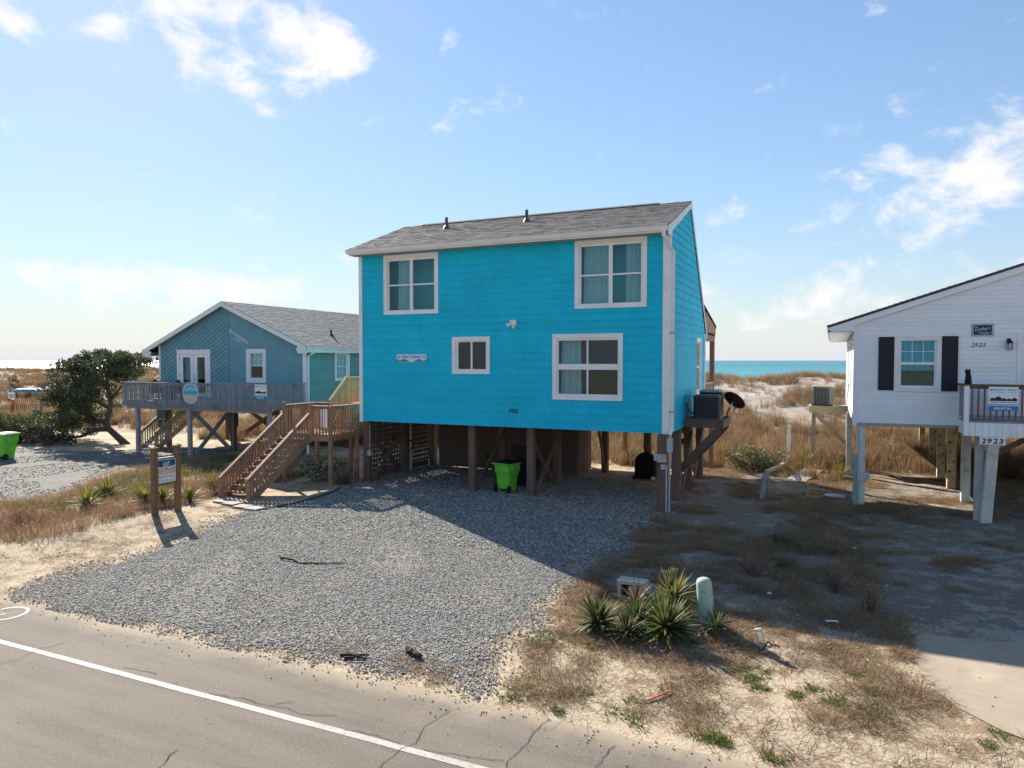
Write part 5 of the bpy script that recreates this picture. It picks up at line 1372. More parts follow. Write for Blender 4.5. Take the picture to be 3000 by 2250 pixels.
UP = one('utility_pedestal', None, lambda b: b.lathe((-1.86, 12.05, gh(-1.86, 12.05) - .05), [(.140, 0), (.140, .06), (.134, .09), (.130, .66), (.126, .73), (.108, .775), (.064, .80), (.01, .806)], 'pedestal_green', 28, (-.075, .0, 1)), True)
tag(UP, 'pale green utility pedestal standing behind the yuccas', 'pedestal')
one('lock_hasp', UP, lambda b: b.box(-1.82, -1.79, 11.912, 11.926, .26, .30, 'ink')); one('vent_slot', UP, lambda b: b.box(-1.93, -1.86, 11.917, 11.926, .66, .668, 'ink'))
z0 = gh(-.88, 11.33)
MK = root('marker_stake', (-.88, 11.33, z0), 'short beige perforated marker stake leaning with a black strap', 'stake')
ax = Vector((-.28, .03, 1)).normalized(); sx_ = Vector((1, .1, .28)).normalized(); nn_ = sx_.cross(ax) * -1
fm = F((-.88, 11.33, z0 - .04), sx_, ax)
b = MB()
for a in ((-.055, -.042, 0, .42), (.042, .055, 0, .42), (-.042, .042, .405, .42)): fm.hexa(b, *a, -.02, .02, 'beige_box')
for i in range(11): fm.hexa(b, -.042, .042, .10 + i * .027, .114 + i * .027, -.008, .012, 'beige_box')
fm.hexa(b, -.042, .042, 0, .09, -.01, .01, 'beige_box')
b.build('body', MK)
one('strap', MK, lambda b: b.tube([fm.p(.09 * math.cos(a) + .04, .16 + .05 * math.sin(a * 2) + .01 * math.cos(a), .05 * math.sin(a) + .02) for a in np.linspace(0, 6.2, 20)] + [fm.p(.2, .15, .03), fm.p(.24, .12, .05)], .010, 'black_plastic', 6))
z0 = gh(-3.35, 12.9)
VB = root('valve_box', (-3.35, 12.9, z0), 'stained beige utility box frame with open side behind the yuccas', 'utility box')
one('frame', VB, lambda b: (b.box(-3.62, -3.08, 12.80, 13.06, z0 + .27, z0 + .34, 'beige_box'), b.box(-3.62, -3.55, 12.80, 13.06, z0 - .05, z0 + .268, 'beige_box'), b.box(-3.15, -3.08, 12.80, 13.06, z0 - .05, z0 + .268, 'beige_box'), b.box(-3.545, -3.155, 12.99, 13.05, z0 - .05, z0 + .266, 'ink')))
one('inner_panel', VB, lambda b: b.box(-3.42, -3.18, 12.88, 12.90, z0, z0 + .22, 'sign_pale'))
lid = link('box_lid', box_mesh(.50, .34, .03, 'grey_box', .006), None, (-2.86, 13.12, gh(-2.86, 13.1) + .10), Matrix.Rotation(R(24), 3, 'X').to_quaternion())
tag(lid, 'loose pale grey box lid propped beside the beige utility box', 'lid')
rs = beam('survey_stick', None, (-2.18, 9.06, gh(-2.18, 9.06) + .02), (-1.93, 9.42, gh(-1.93, 9.42) + .03), .022, .016, 'red_plastic'); tag(rs, 'thin red stick lying on the sand near the road', 'stick')
def twig(name, pts, r_, label, mat='dark_twig', cat='twig'):
    o = one(name, None, lambda b: [b.tube([(x, y, .035 + z) for x, y, z in pth], np.linspace(r_, r_ * .4, len(pth)).tolist(), mat, 6) for pth in pts]); tag(o, label, cat)
twig('twig', [[(-11.4, 12.42, .02), (-11.2, 12.30, .03), (-10.9, 12.33, .01), (-10.67, 12.22, .0), (-10.3, 12.38, 0), (-9.74, 12.62, .0)]], .026, 'long dark twig lying in the middle of the gravel')
twig('twig', [[(-6.75, 8.62, 0), (-6.55, 8.66, .02), (-6.33, 8.78, .01)], [(-6.7, 8.72, 0), (-6.5, 8.64, .03), (-6.3, 8.66, .0)], [(-6.62, 8.55, 0), (-6.45, 8.63, .02)]], .026, 'broken dark twigs at the road side of the gravel')
def clod(b):
    for k in range(7): b.lathe((-5.9 + .05 * k - .02 * (k % 2), 9.17 - .025 * k, .03), [(.02, 0), (.05, .02), (.045, .05 + .012 * (k % 3)), (.015, .075)], 'dark_twig', 7, (random.uniform(-.5, .5), random.uniform(-.5, .5), 1))
tag(one('bark_chunk', None, clod), 'dark bark chunk on the gravel right of the broken twigs', 'bark')
zp = gh(-1.64, 32.1)
PV = root('vinyl_post', (-1.64, 32.1, zp), 'lone white vinyl fence post in the dune grass between the houses', 'post')
box('shaft', PV, -1.71, -1.57, 32.03, 32.17, zp - .1, zp + 1.55, 'white_trim', .01); one('cap', PV, lambda b: (b.box(-1.73, -1.55, 32.01, 32.19, zp + 1.552, zp + 1.59, 'white_trim'), loft(b, [[(-1.73, 32.01, zp + 1.592), (-1.55, 32.01, zp + 1.592), (-1.55, 32.19, zp + 1.592), (-1.73, 32.19, zp + 1.592)], [(-1.66, 32.08, zp + 1.70), (-1.62, 32.08, zp + 1.70), (-1.62, 32.12, zp + 1.70), (-1.66, 32.12, zp + 1.70)]], 'white_trim')))
TR = root('timber_rail', (-2.0, 24.0, 0), 'weathered leaning post with a sagging timber rail between the houses', 'rail')
beam('post', TR, (-2.02, 23.95, -.1), (-1.95, 24.35, .86), .12, .12, 'grey_wood'); beam('rail', TR, (-1.93, 24.42, .86), (-1.66, 30.0, .42), .09, .11, 'pale_wood'); beam('brace', TR, (-1.82, 24.6, .2), (-1.88, 24.5, .82), .05, .12, 'pale_wood')
LP = root('fallen_lattice', (-1.2, 29.4, 0), 'white lattice panel lying on the ground between the houses', 'lattice')
fl_ = F((-1.6, 28.0, .06), (.95, -.2, 0), (.22, .97, .03))
for i in range(-9, 12):
    a = [(0, 0), (.72, 0), (.72, 2.9), (0, 2.9)]
    for s, m_ in ((1, .0), (-1, .012)):
        pc = clip(clip(a, s * .7, .7, i * .22 + .045 + (0 if s > 0 else .4)), -s * .7, -.7, -(i * .22) - (0 if s > 0 else .4))
        if len(pc) > 2:
            b = MB(); b.prism([fl_.p(u, v, m_) for u, v in pc], fl_.n * .010, 'white_trim'); b.build('slat', LP)
b1 = link('loose_board', box_mesh(.62, .26, .04, 'grey_wood', .005), None, (.12, 25.25, .10), (Matrix.Rotation(R(-14), 3, 'Z') @ Matrix.Rotation(R(10), 3, 'X')).to_quaternion()); tag(b1, 'short grey board lying in the grass beside the white house post', 'board')
b2_ = beam('loose_stick', None, (-3.0, 26.9, .05), (-2.5, 26.4, .05), .05, .04, 'dark_twig'); tag(b2_, 'dark stick on the sandy path beside the blue house', 'stick')
# litter in the shade
def crumple(name, x, y, s, mat, label, cat='litter'):
    b = MB(); n = 7
    b.lathe((x, y, gh(x, y) + .01), [(s * .5, 0), (s, s * .3), (s * .8, s * .9), (s * .25, s * 1.15)], mat, n, (random.uniform(-.6, .6), random.uniform(-.6, .6), 1))
    tag(b.build(name), label, cat, 'litter in the shade')
crumple('paper_scrap', -1.23, 15.62, .04, 'litter_white', 'white paper scrap on the shaded grass behind the pedestal'); crumple('plastic_cup', -1.05, 14.27, .05, 'litter_white', 'round pale cup on the shaded grass right of the pedestal')
crumple('paper_scrap', .52, 18.45, .05, 'litter_white', 'white scrap on the pale sand patch in front of the white house'); crumple('bottle_cap', 1.04, 15.79, .03, 'litter_blue', 'small blue scrap on the shaded drive before the white house'); crumple('paper_scrap', -.51, 13.22, .03, 'litter_blue', 'pale blue scrap at the edge of the house shadow')
tag(beam('paper_strip', None, (-.05, 13.0, .10), (.14, 13.07, .10), .05, .01, 'litter_white'), 'white strip lying at the edge of the house shadow', 'litter', 'litter in the shade')
# far left: beach access
BS = root('access_sign', (-57.6, 34, gh(-57.6, 34)), 'white notice on an orange post by the dune path', 'sign')
zz = gh(-57.6, 34)
box('post', BS, -57.74, -57.46, 33.95, 34.05, zz - .1, 1.52, 'orange_paint'); one('panel', BS, lambda b: b.prism([(-58.05, 33.93, 1.54), (-57.25, 33.93, 1.54), (-57.25, 33.93, 2.02), (-58.05, 33.93, 2.02)], (0, .03, 0), 'sign_white'))
for z in (1.66, 1.80): box('rule', BS, -57.95, -57.35, 33.925, 33.929, z, z + .06, 'climb_red')
SF = root('sand_fence', (-58, 33, 0), 'slatted sand fence along the dune path at the far left', 'fence')
for i in range(48):
    t_ = i / 47; x, y = -62 + 6.5 * t_, 31.6 + 3.2 * t_; g = gh(x, y)
    beam('picket', SF, (x, y, g - .1), (x + random.uniform(-.06, .06), y, g + .85 + random.uniform(-.08, .08)), .02, .05, 'dark_brown_wood')
for dz in (.25, .6): beam('wire', SF, (-62, 31.62, gh(-62, 31.6) + dz), (-55.5, 34.82, gh(-55.5, 34.8) + dz), .01, .012, 'dark_metal')
for t_ in (0, .5, 1): post(SF, -62 + 6.5 * t_, 31.66 + 3.2 * t_, -.1, 1.15 + gh(-62 + 6.5 * t_, 31.6 + 3.2 * t_), 'grey_wood', .11)
CV = root('covered_stand', (-66, 40.5, gh(-66, 40.5)), 'low grey stand with a blue and white cover beyond the juniper', 'stand')
g = gh(-66, 40.5)
one('cover', CV, lambda b: loft(b, [[(-67.7, 40, g + .62), (-64.3, 40, g + .66), (-64.3, 41.4, g + .66), (-67.7, 41.4, g + .62)], [(-67.6, 40.05, g + .82), (-64.4, 40.05, g + .86), (-64.4, 41.35, g + .86), (-67.6, 41.35, g + .82)]], 'sign_blue')); one('cover_top', CV, lambda b: b.prism([(-67.5, 40.05, g + .85), (-65.0, 40.05, g + .88), (-65.0, 41.3, g + .9), (-67.5, 41.3, g + .86)], (0, 0, .06), 'litter_white'))
for x in (-67.4, -64.6):
    for y in (40.1, 41.25): box('leg', CV, x - .06, x + .06, y - .06, y + .06, g - .2, g + .62, 'grey_wood')
post(CV, -68.4, 40.2, g - .2, g + 1.5, 'grey_wood', .16)

# ------------------------------------------------------------------ plants that can be counted
random.seed(21)
def leaf_mesh(L, w, curve, mat, name='leaf'):
    """one stiff strap leaf along +x, folded along its middle"""
    b = MB(); k = b.m(mat); N = 5
    for i in range(N + 1):
        t_ = i / N; ww = w * (1 - t_ ** 2.2) * (.55 + .9 * min(1, t_ * 3)) * .62 + .0015
        x = L * t_; z = -curve * L * t_ ** 2
        b.v += [(x, -ww, z + ww * .35), (x, 0, z), (x, ww, z + ww * .35)]
    for i in range(N):
        for s in (0, 1):
            a = i * 3 + s; b.f.append((a, a + 3, a + 4, a + 1)); b.mi.append(k)
    return b.mesh(name, True, False)[0]
LM = {m_: [leaf_mesh(.5, .034, c, m_) for c in (.0, .08, .18, .32)] for m_ in ('yucca_leaf', 'yucca_yellow', 'yucca_dry', 'palmetto')}
def rosette(name, x, y, size, n, label, group, mats, cat='yucca', low=-18, stem=.08):
    z = gh(x, y)
    r = root(name, (x, y, z), label, cat, group)
    one('trunk', r, lambda b: b.lathe((x, y, z - .06), [(.07, 0), (.06, .05 + stem), (.02, .10 + stem)], 'yucca_dry' if cat == 'yucca' else 'bark', 8))
    for i in range(n):
        f_ = (i + .5) / n; e_ = low + (84 - low) * f_ ** 1.05 + random.uniform(-8, 8); a = i * 2.39996 + random.uniform(-.2, .2)
        m_ = mats[2] if (f_ < .13 and random.random() < .6) else (mats[1] if random.random() < mats[3] * (.4 + f_) else mats[0])
        me = random.choice(LM[m_][:2] if e_ > 50 else LM[m_])
        o = link('leaf', me, r, (x + .03 * math.cos(a), y + .03 * math.sin(a), z + stem + .03 + .05 * f_))
        o.rotation_euler = (random.uniform(-.3, .3), -R(e_), a); s = size * random.uniform(.8, 1.15) * (1.0 if f_ < .8 else .85)
        o.scale = (s / .5, s / .5 * .95, s / .5)
    return r
G1 = 'yuccas around the utility pedestal'
Ymats = ('yucca_leaf', 'yucca_yellow', 'yucca_dry', .12)
rosette('yucca', -3.5, 11.2, .46, 130, 'dark green yucca at the left end of the clump by the road', G1, Ymats)
rosette('yucca', -2.93, 10.95, .36, 90, 'small yucca with orange tipped leaves at the front of the clump', G1, ('yucca_leaf', 'yucca_dry', 'yucca_dry', .3))
rosette('yucca', -2.92, 11.5, .43, 100, 'dull green yucca between the left one and the big one', G1, Ymats)
rosette('yucca', -2.36, 11.2, .54, 190, 'largest yucca in front of the green pedestal', G1, ('yucca_leaf', 'yucca_yellow', 'yucca_dry', .28), stem=.10)
rosette('yucca', -2.46, 12.25, .50, 100, 'yellow green yucca directly behind the largest one', G1, ('yucca_yellow', 'yucca_leaf', 'yucca_dry', .35), stem=.22)
rosette('yucca', -1.66, 11.62, .34, 56, 'small dark yucca at the right foot of the pedestal', G1, Ymats)
rosette('yucca', -3.12, 12.2, .42, 64, 'brownish yucca in front of the beige utility box', G1, ('yucca_dry', 'yucca_leaf', 'yucca_dry', .3))
rosette('yucca', -2.62, 11.85, .48, 66, 'half hidden yucca in the middle of the clump', G1, Ymats)
G2 = 'spiky plants on the left verge'
Pm = ('palmetto', 'yucca_yellow', 'yucca_dry', .45)
for x, y, s, lb in ((-20.0, 13.8, .55, 'spiky green plant nearest the road left of the sign'), (-21.2, 15.3, .62, 'large yellow green spiky plant on the verge left of the sign'), (-18.6, 15.25, .55, 'spiky green plant just behind the sign panel'), (-18.3, 16.0, .50, 'spiky green plant between the sign and the stairs'),
                    (-20.9, 14.5, .45, 'small spiky green plant between two larger ones left of the sign'), (-19.5, 15.2, .45, 'spiky plant just left of the sign posts'), (-18.9, 14.9, .45, 'low spiky plant framed between the sign posts')):
    rosette('spiky_plant', x, y, s, 56, lb, G2, Pm, 'plant', 5)
rosette('spiky_plant', .35, 29.6, .6, 34, 'spiky green plant at the foot of the white house side post', 'spiky plants between the houses', Pm, 'plant', 5)
rosette('spiky_plant', -1.0, 31.2, .75, 40, 'pale spiky plant beside the pale timber stand', 'spiky plants between the houses', ('yucca_yellow', 'palmetto', 'yucca_dry', .4), 'plant', 5)

def shrub(name, x, y, rx, ry, h, n, mats, label, cat='shrub', stems=14, leafs=.05, group=None, stem_mat='dead_stem', twiggy=False, z=None):
    z = gh(x, y) if z is None else z
    r = root(name, (x, y, z), label, cat, group)
    sb_, lb_ = MB(), MB()
    tips = []
    for i in range(stems):
        a = random.uniform(0, 6.28); q = math.sqrt(random.random()); tip = Vector((x + rx * q * math.cos(a), y + ry * q * math.sin(a), z + h * (1.05 - .55 * q * q) * random.uniform(.75, 1.05)))
        base = Vector((x + rx * .25 * q * math.cos(a), y + ry * .25 * q * math.sin(a), z - .05)); mid = base.lerp(tip, .5) + Vector((random.uniform(-.06, .06), random.uniform(-.06, .06), .05))
        rr_ = .004 + .008 * h
        sb_.tube([base, mid, tip], [rr_, rr_ * .7, rr_ * .3], stem_mat, 4, False); tips += [(base, mid, tip)]
    for i in range(n):
        b0, m0, t0 = random.choice(tips); t_ = random.uniform(.25 if not twiggy else .1, 1.0)
        c = (b0.lerp(m0, t_ * 2) if t_ < .5 else m0.lerp(t0, t_ * 2 - 1)) + Vector((random.gauss(0, 1), random.gauss(0, 1), random.gauss(0, .8))) * .10 * max(rx, .4)
        if c.z < z: c.z = z + .02
        d = Vector((random.gauss(0, 1), random.gauss(0, 1), random.gauss(.5, .8))).normalized(); s = leafs * random.uniform(.6, 1.4); w = d.orthogonal().normalized() * s * (.30 if not twiggy else .05)
        if twiggy: s *= 3
        lb_.face([c - w * .4, c + d * s * .5 - w, c + d * s, c + d * s * .5 + w], random.choice(mats))
    sb_.build('stems', r); lb_.build('foliage', r)
    return r
GR = 'dry bushes in the shade between the houses'
for x, y, w, h, lb in ((.62, 14.15, .40, .52, 'tall brown dry bush nearest the road in the shade'), (.1, 15.0, .28, .5, 'narrow brown dry bush just behind the nearest one'), (-1.45, 15.45, .42, .45, 'wispy brown bush right behind the yellow yucca'), (.05, 17.95, .34, .45, 'brown dry bush farthest right on the shaded sand')):
    shrub('dry_bush', x, y, w, w, h, 520, ['dead_brush', 'dead_brush', 'thatch'], lb, 'bush', 30, .06, GR, 'dead_stem', True)
for x, y, w, h, lb in ((-1.05, 18.3, .32, .26, 'low dark green tuft at the back left of the shaded sand'), (-.58, 17.75, .34, .25, 'low dark green tuft in the middle of the shaded sand'), (-.87, 16.4, .30, .25, 'low dark green tuft nearest the road on the shaded sand')):
    shrub('weed_tuft', x, y, w, w, h, 500, ['green_weed', 'green_leaf', 'dead_brush'], lb, 'weed', 18, .06, 'green tufts in the shade', 'dead_stem', True)
shrub('green_shrub', -2.75, 30.2, 1.35, 1.0, 1.05, 3800, ['green_leaf', 'juniper_leaf', 'juniper_leaf', 'dead_brush'], 'dark green spreading shrub in the gap between the houses', 'shrub', 40, .075)
shrub('green_shrub', -7.6, 30.5, .9, .7, .6, 1600, ['green_leaf', 'palmetto', 'green_weed'], 'yellow green shrub seen below the blue house beside the grill', 'shrub', 24, .07)
shrub('green_shrub', -5.9, 30.9, .8, .6, .65, 1300, ['green_leaf', 'palmetto', 'gold_grass'], 'green shrub behind the covered grill', 'shrub', 24, .07)
shrub('stair_shrub', -17.35, 21.0, .85, .8, .95, 2600, ['green_leaf', 'green_leaf', 'rust_leaf', 'litter_white'], 'glossy leaved shrub growing under the stair landing', 'shrub', 30, .06)  # white leaves mixed in as painted sparkle of light on glossy foliage
shrub('stair_shrub', -18.9, 17.9, .7, .8, .75, 1900, ['green_leaf', 'dune_grass', 'rust_leaf', 'green_weed'], 'flowering weedy shrub left of the brown stairs', 'shrub', 30, .05)
shrub('dry_bush', -16.1, 20.9, .5, .8, 1.0, 900, ['dead_brush', 'dune_grass'], 'tangled brown bush between landing post and blue house', 'bush', 40, .07, 'dry bushes by the stairs', 'dead_stem', True)
shrub('dry_bush', -3.0, 13.25, .55, .25, .38, 420, ['dead_brush', 'dead_brush'], 'bare grey brush behind the beige utility box', 'bush', 30, .06, 'dry bushes by the road', 'dead_stem', True)
shrub('dry_bush', -19.2, 11.6, .5, .45, .55, 700, ['dead_brush', 'rust_leaf', 'dune_grass'], 'round reddish dry bush at the left edge of the verge', 'bush', 30, .06, 'dry bushes by the road', 'dead_stem', True)
def plume(b):
    z = gh(-2.95, 12.9)
    for k in range(4):
        p0 = Vector((-2.95 + .03 * k, 12.95, z)); p1 = p0 + Vector((.06 + .05 * k, .02, .42 + .03 * k)); p2 = p1 + Vector((.07, 0, .10))
        b.tube([p0, p0.lerp(p1, .5) + Vector((-.03, 0, 0)), p1, p2], [.006, .005, .004, .003], 'dead_stem', 5, False)
        for i in range(34):
            c = p1.lerp(p2, random.random()) + Vector((random.gauss(0, .02), random.gauss(0, .02), random.gauss(0, .02))); d = Vector((random.gauss(.3, .5), random.gauss(0, .5), random.gauss(0, .6))).normalized() * .04; w = d.orthogonal().normalized() * .008
            b.face([c - w, c + d * .5 + w, c + d], 'seed_head')
tag(one('seed_plume', None, plume), 'pale feathery grass plume behind the yellow yucca', 'plant')

# wind bent juniper
JT = root('juniper_tree', (-34.6, 26.1, 0), 'wind bent juniper tree with leaning trunk left of the teal house', 'tree')
tb = MB()
TRK = [(-34.4, 26.1, -.1), (-35.1, 26.0, .42), (-35.75, 26.0, .80), (-35.9, 26.0, 1.15), (-35.62, 26.0, 1.75), (-35.55, 26.0, 2.35), (-35.75, 26.0, 2.95), (-35.8, 26.0, 3.5), (-36.1, 26, 4.2)]
tb.tube(TRK, [.21, .18, .165, .15, .135, .12, .10, .08, .04], 'bark', 10)
limbs = [([(-35.7, 26, .78), (-36.5, 25.8, .72), (-37.4, 25.6, .35), (-38.2, 25.5, .25)], .14), ([(-35.85, 26, 1.0), (-36.6, 26.1, 1.25), (-37.6, 26.1, 1.5), (-38.6, 26.2, 1.9)], .12), ([(-35.7, 26, 2.9), (-36.4, 26.1, 3.3), (-37.4, 26, 3.7), (-38.4, 26, 4.0)], .09), ([(-35.55, 26, 2.3), (-34.9, 26, 2.9), (-34.2, 26, 3.5), (-33.6, 26, 4.3), (-33.0, 26, 4.5)], .07),
         ([(-35.8, 26, 3.4), (-35.3, 26.1, 4.0), (-34.8, 26, 4.5)], .06), ([(-35.6, 26, 1.9), (-36.6, 25.7, 2.4), (-37.8, 25.5, 2.8), (-39.2, 25.4, 3.0)], .10), ([(-35.6, 26, 2.5), (-34.7, 26, 2.75), (-34.2, 26, 3.2), (-33.9, 26.1, 3.5)], .04), ([(-36.6, 26, 1.2), (-37.6, 26.4, 1.0), (-38.8, 26.5, 1.1), (-39.6, 26.4, 1.4)], .08)]
for pth, r_ in limbs: tb.tube(pth, np.linspace(r_, r_ * .35, len(pth)).tolist(), 'bark', 7)
tb.build('trunk', JT, True)
def tufts(b, blobs, n, size, mats, flat=.8):
    """leaf sprays on the shells of many small clumps"""
    tot = sum(q[3] * q[4] for q in blobs)
    for (x, y, z, rx, rz) in blobs:
        for i in range(int(n * rx * rz / tot)):
            d = Vector((random.gauss(0, 1), random.gauss(0, 1), random.gauss(.15, 1))).normalized(); q = random.random() ** .4
            c = Vector((x + d.x * rx * q, y + d.y * rx * q, z + d.z * rz * q))
            if c.z < .08: continue
            o = (d + Vector((-.35, 0, .5)) + Vector((random.gauss(0, .5), random.gauss(0, .5), random.gauss(0, .5)))).normalized(); s = size * random.uniform(.5, 1.5); w = o.orthogonal().normalized(); w.rotate(Matrix.Rotation(random.uniform(0, 6.28), 3, o)); w *= s * .26
            b.face([c - w * .3, c + o * s * .55 - w, c + o * s, c + o * s * .5 + w], random.choice(mats))
random.seed(5)
blobs = []
for i in range(300):
    u = random.random(); x = -40.1 + 6.9 * u ** 1.15
    top = np.interp(x, [-40.2, -39.4, -38.6, -37.6, -36.6, -35.4, -34, -33], [3.3, 3.7, 4.35, 4.7, 4.98, 4.75, 4.7, 4.55]); bot = np.interp(x, [-40.2, -38.2, -37.2, -36.3, -35.6, -34.5, -33], [.5, .3, .6, 1.7, 3.2, 3.6, 4.2])
    z = bot + (top - bot) * random.random() ** .8; rr_ = random.uniform(.18, .40) * (1. if x < -34.6 else .6)
    blobs.append((x, 26 + random.gauss(0, .75), min(z, top - rr_ * .35), rr_, rr_ * .75))
for i in range(34):
    x = random.uniform(-38.7, -33.2); top = np.interp(x, [-38.6, -37.6, -36.6, -35.4, -34, -33], [4.35, 4.75, 5.0, 4.8, 4.8, 4.6]); blobs.append((x, 26 + random.gauss(0, .4), top - .1 + random.uniform(-.1, .12), .22, .22))
cb_ = MB(); tufts(cb_, blobs, 44000, .115, ['juniper_leaf']); cb_.build('crown', JT)
random.seed(6)
def bush(name, x, y, blobs, n, mats, label):
    r = root(name, (x, y, 0), label, 'bush', 'juniper bushes at the left')
    b = MB(); [b.tube([(x, y, -.1), (x + random.uniform(-.6, .6), y + random.uniform(-.4, .4), .5), (x + random.uniform(-1, 1), y + random.uniform(-.5, .5), 1.1)], [.06, .04, .015], 'bark', 5) for _ in range(8)]; b.build('stems', r)
    b = MB(); tufts(b, blobs, n, .13, mats); b.build('foliage', r)
bush('juniper_bush', -42.0, 25.0, [(-43.6 + 3.6 * random.random(), 25 + random.gauss(0, .6), .2 + 1.05 * random.random(), random.uniform(.25, .45), random.uniform(.25, .38)) for _ in range(40)], 8000, ['juniper_leaf', 'juniper_leaf', 'green_leaf'], 'low bushy juniper left of the leaning tree')
bush('juniper_bush', -44.5, 24.0, [(-46.5 + 3.4 * random.random(), 24 + random.gauss(0, .6), .2 + 1.0 * random.random(), random.uniform(.3, .5), random.uniform(.3, .4)) for _ in range(34)], 7000, ['juniper_leaf', 'green_leaf'], 'lower spreading juniper bush at the left picture edge behind the cart')
bush('juniper_bush', -38.2, 24.4, [(-40.6 + 4.2 * random.random(), 24.2 + random.gauss(0, .5), .12 + .5 * random.random(), random.uniform(.2, .35), random.uniform(.2, .28)) for _ in range(26)], 3600, ['juniper_leaf', 'juniper_leaf', 'dead_brush'], 'low dark juniper skirt at the foot of the leaning tree')

# ------------------------------------------------------------------ ground cover
def clump_mesh(name, n, h, spread, w, bend, mats, seed, seeds=0):
    rg = random.Random(seed); b = MB()
    for i in range(n):
        a = rg.uniform(0, 6.28); q = math.sqrt(rg.random()) * spread; p0 = Vector((q * math.cos(a), q * math.sin(a), -.03)); hh = h * rg.uniform(.45, 1.1)
        lean = Vector((math.cos(a + rg.gauss(0, .8)), math.sin(a + rg.gauss(0, .8)), 0)) * bend * hh * rg.uniform(.3, 1.2) + Vector((.12 * hh, -.05 * hh, 0)); s = Vector((-math.sin(a), math.cos(a), 0)); s.rotate(Matrix.Rotation(rg.uniform(0, 3.1), 3, 'Z')); s *= w
        p1 = p0 + Vector((0, 0, hh * .55)) + lean * .35; p2 = p0 + Vector((0, 0, hh)) + lean; m_ = rg.choice(mats)
        b.face([p0 - s, p0 + s, p1 + s * .7, p1 - s * .7], m_); b.face([p1 - s * .7, p1 + s * .7, p2], m_)
        if i < seeds:
            for k in range(7):
                c = p2 - (p2 - p1) * .06 * k; d = Vector((rg.gauss(.4, .5), rg.gauss(0, .5), rg.gauss(-.1, .4))) * .09 * h; b.face([c, c + d + s, c + d - s], 'seed_head')
    return b.mesh(name, False, False)[0]
def scatter(name, label, cat, pts, meshes, parent=None):
    """pts: rows x, y, z, scale, turn, tilt"""
    pts = np.array(pts, dtype=np.float32)
    me = bpy.data.meshes.new(name); me.from_pydata(pts[:, :3].tolist(), [], [])
    for nm, col in (('sc', 3), ('rt', 4), ('tl', 5)):
        a = me.attributes.new(nm, 'FLOAT', 'POINT'); a.data.foreach_set('value', np.ascontiguousarray(pts[:, col]))
    a = me.attributes.new('pick', 'INT', 'POINT'); a.data.foreach_set('value', rng.integers(0, len(meshes), len(pts)).astype(np.int32))
    o = link(name, me, parent, (0, 0, 0)); tag(o, label, cat, kind='stuff')
    ng = bpy.data.node_groups.new(name, 'GeometryNodeTree')
    ng.interface.new_socket('Geometry', in_out='INPUT', socket_type='NodeSocketGeometry'); ng.interface.new_socket('Geometry', in_out='OUTPUT', socket_type='NodeSocketGeometry')
    N, L = ng.nodes, ng.links
    gi, go = N.new('NodeGroupInput'), N.new('NodeGroupOutput'); iop = N.new('GeometryNodeInstanceOnPoints'); jn = N.new('GeometryNodeJoinGeometry')
    for m_ in meshes:
        so = bpy.data.objects.new(m_.name + '_source', m_); oi = N.new('GeometryNodeObjectInfo'); oi.inputs['Object'].default_value = so; oi.inputs['As Instance'].default_value = True; L.new(oi.outputs['Geometry'], jn.inputs[0])
    def attr(nm, ty='FLOAT'):
        n = N.new('GeometryNodeInputNamedAttribute'); n.data_type = ty; n.inputs['Name'].default_value = nm; return n.outputs[0]
    cx_ = N.new('ShaderNodeCombineXYZ'); L.new(attr('tl'), cx_.inputs[0]); L.new(attr('rt'), cx_.inputs[2])
    L.new(gi.outputs[0], iop.inputs['Points']); L.new(jn.outputs[0], iop.inputs['Instance']); iop.inputs['Pick Instance'].default_value = True
    L.new(attr('pick', 'INT'), iop.inputs['Instance Index']); L.new(cx_.outputs[0], iop.inputs['Rotation']); L.new(attr('sc'), iop.inputs['Scale']); L.new(iop.outputs[0], go.inputs[0])
    md = o.modifiers.new('scatter', 'NODES'); md.node_group = ng
    return o
U = random.uniform
def inview(x, y):
    a = math.degrees(math.atan2(-x, y)); return -16 < a < 64
DG = [clump_mesh('dune_clump', 46, .62, .22, .006, .45, ['dune_grass', 'dune_grass', 'gold_grass'], s, 5) for s in range(5)]
GG = [clump_mesh('gold_clump', 50, .85, .24, .006, .35, ['gold_grass', 'gold_grass', 'dune_grass'], s + 20, 6) for s in range(4)]
TG = [clump_mesh('thatch_clump', 26, .09, .13, .0042, 1.6, ['thatch', 'thatch', 'dune_grass'], s + 40) for s in range(5)]
WG = [clump_mesh('weed_clump', 30, .07, .06, .008, 1.2, ['green_weed'], s + 60) for s in range(3)]
BG = [clump_mesh('brown_clump', 44, .36, .20, .0045, .7, ['dune_grass', 'thatch', 'rust_leaf', 'thatch'], s + 80, 3) for s in range(4)]
MG = [clump_mesh('mixed_clump', 44, .38, .20, .007, .7, ['green_weed', 'dune_grass', 'gold_grass', 'green_leaf'], s + 100, 3) for s in range(4)]
random.seed(99)
pts = []
for i in range(42000):
    y = 31.5 + 29.5 * random.random(); x = -150 + 158 * random.random()
    if not inview(x, y): continue
    n_ = nz(x, y, .30, 2) + .55 * nz(x, y, .9, 6)
    th = np.interp(y, [31.5, 38, 42, 47, 61], [-.6, -.45, -.22, .08, .05]) if x > -30 else np.interp(y, [31.5, 40, 50, 61], [-.2, -.02, .06, .05])
    if n_ < th and random.random() > .16: continue
    pts.append((x, y, gh(x, y), U(.4, 1.35) * np.interp(y, [31, 40, 60], [1.15, .95, .85]), U(0, 6.28), 0))
for i in range(420):
    x = -150 + 158 * random.random(); y = 58.5 + U(-1.2, 2.2)
    if inview(x, y): pts.append((x, y, gh(x, y), U(.6, 1.1), U(0, 6.28), 0))
scatter('dune_grass', 'tufts of dry dune grass covering the dunes behind the houses', 'grass', pts, DG)
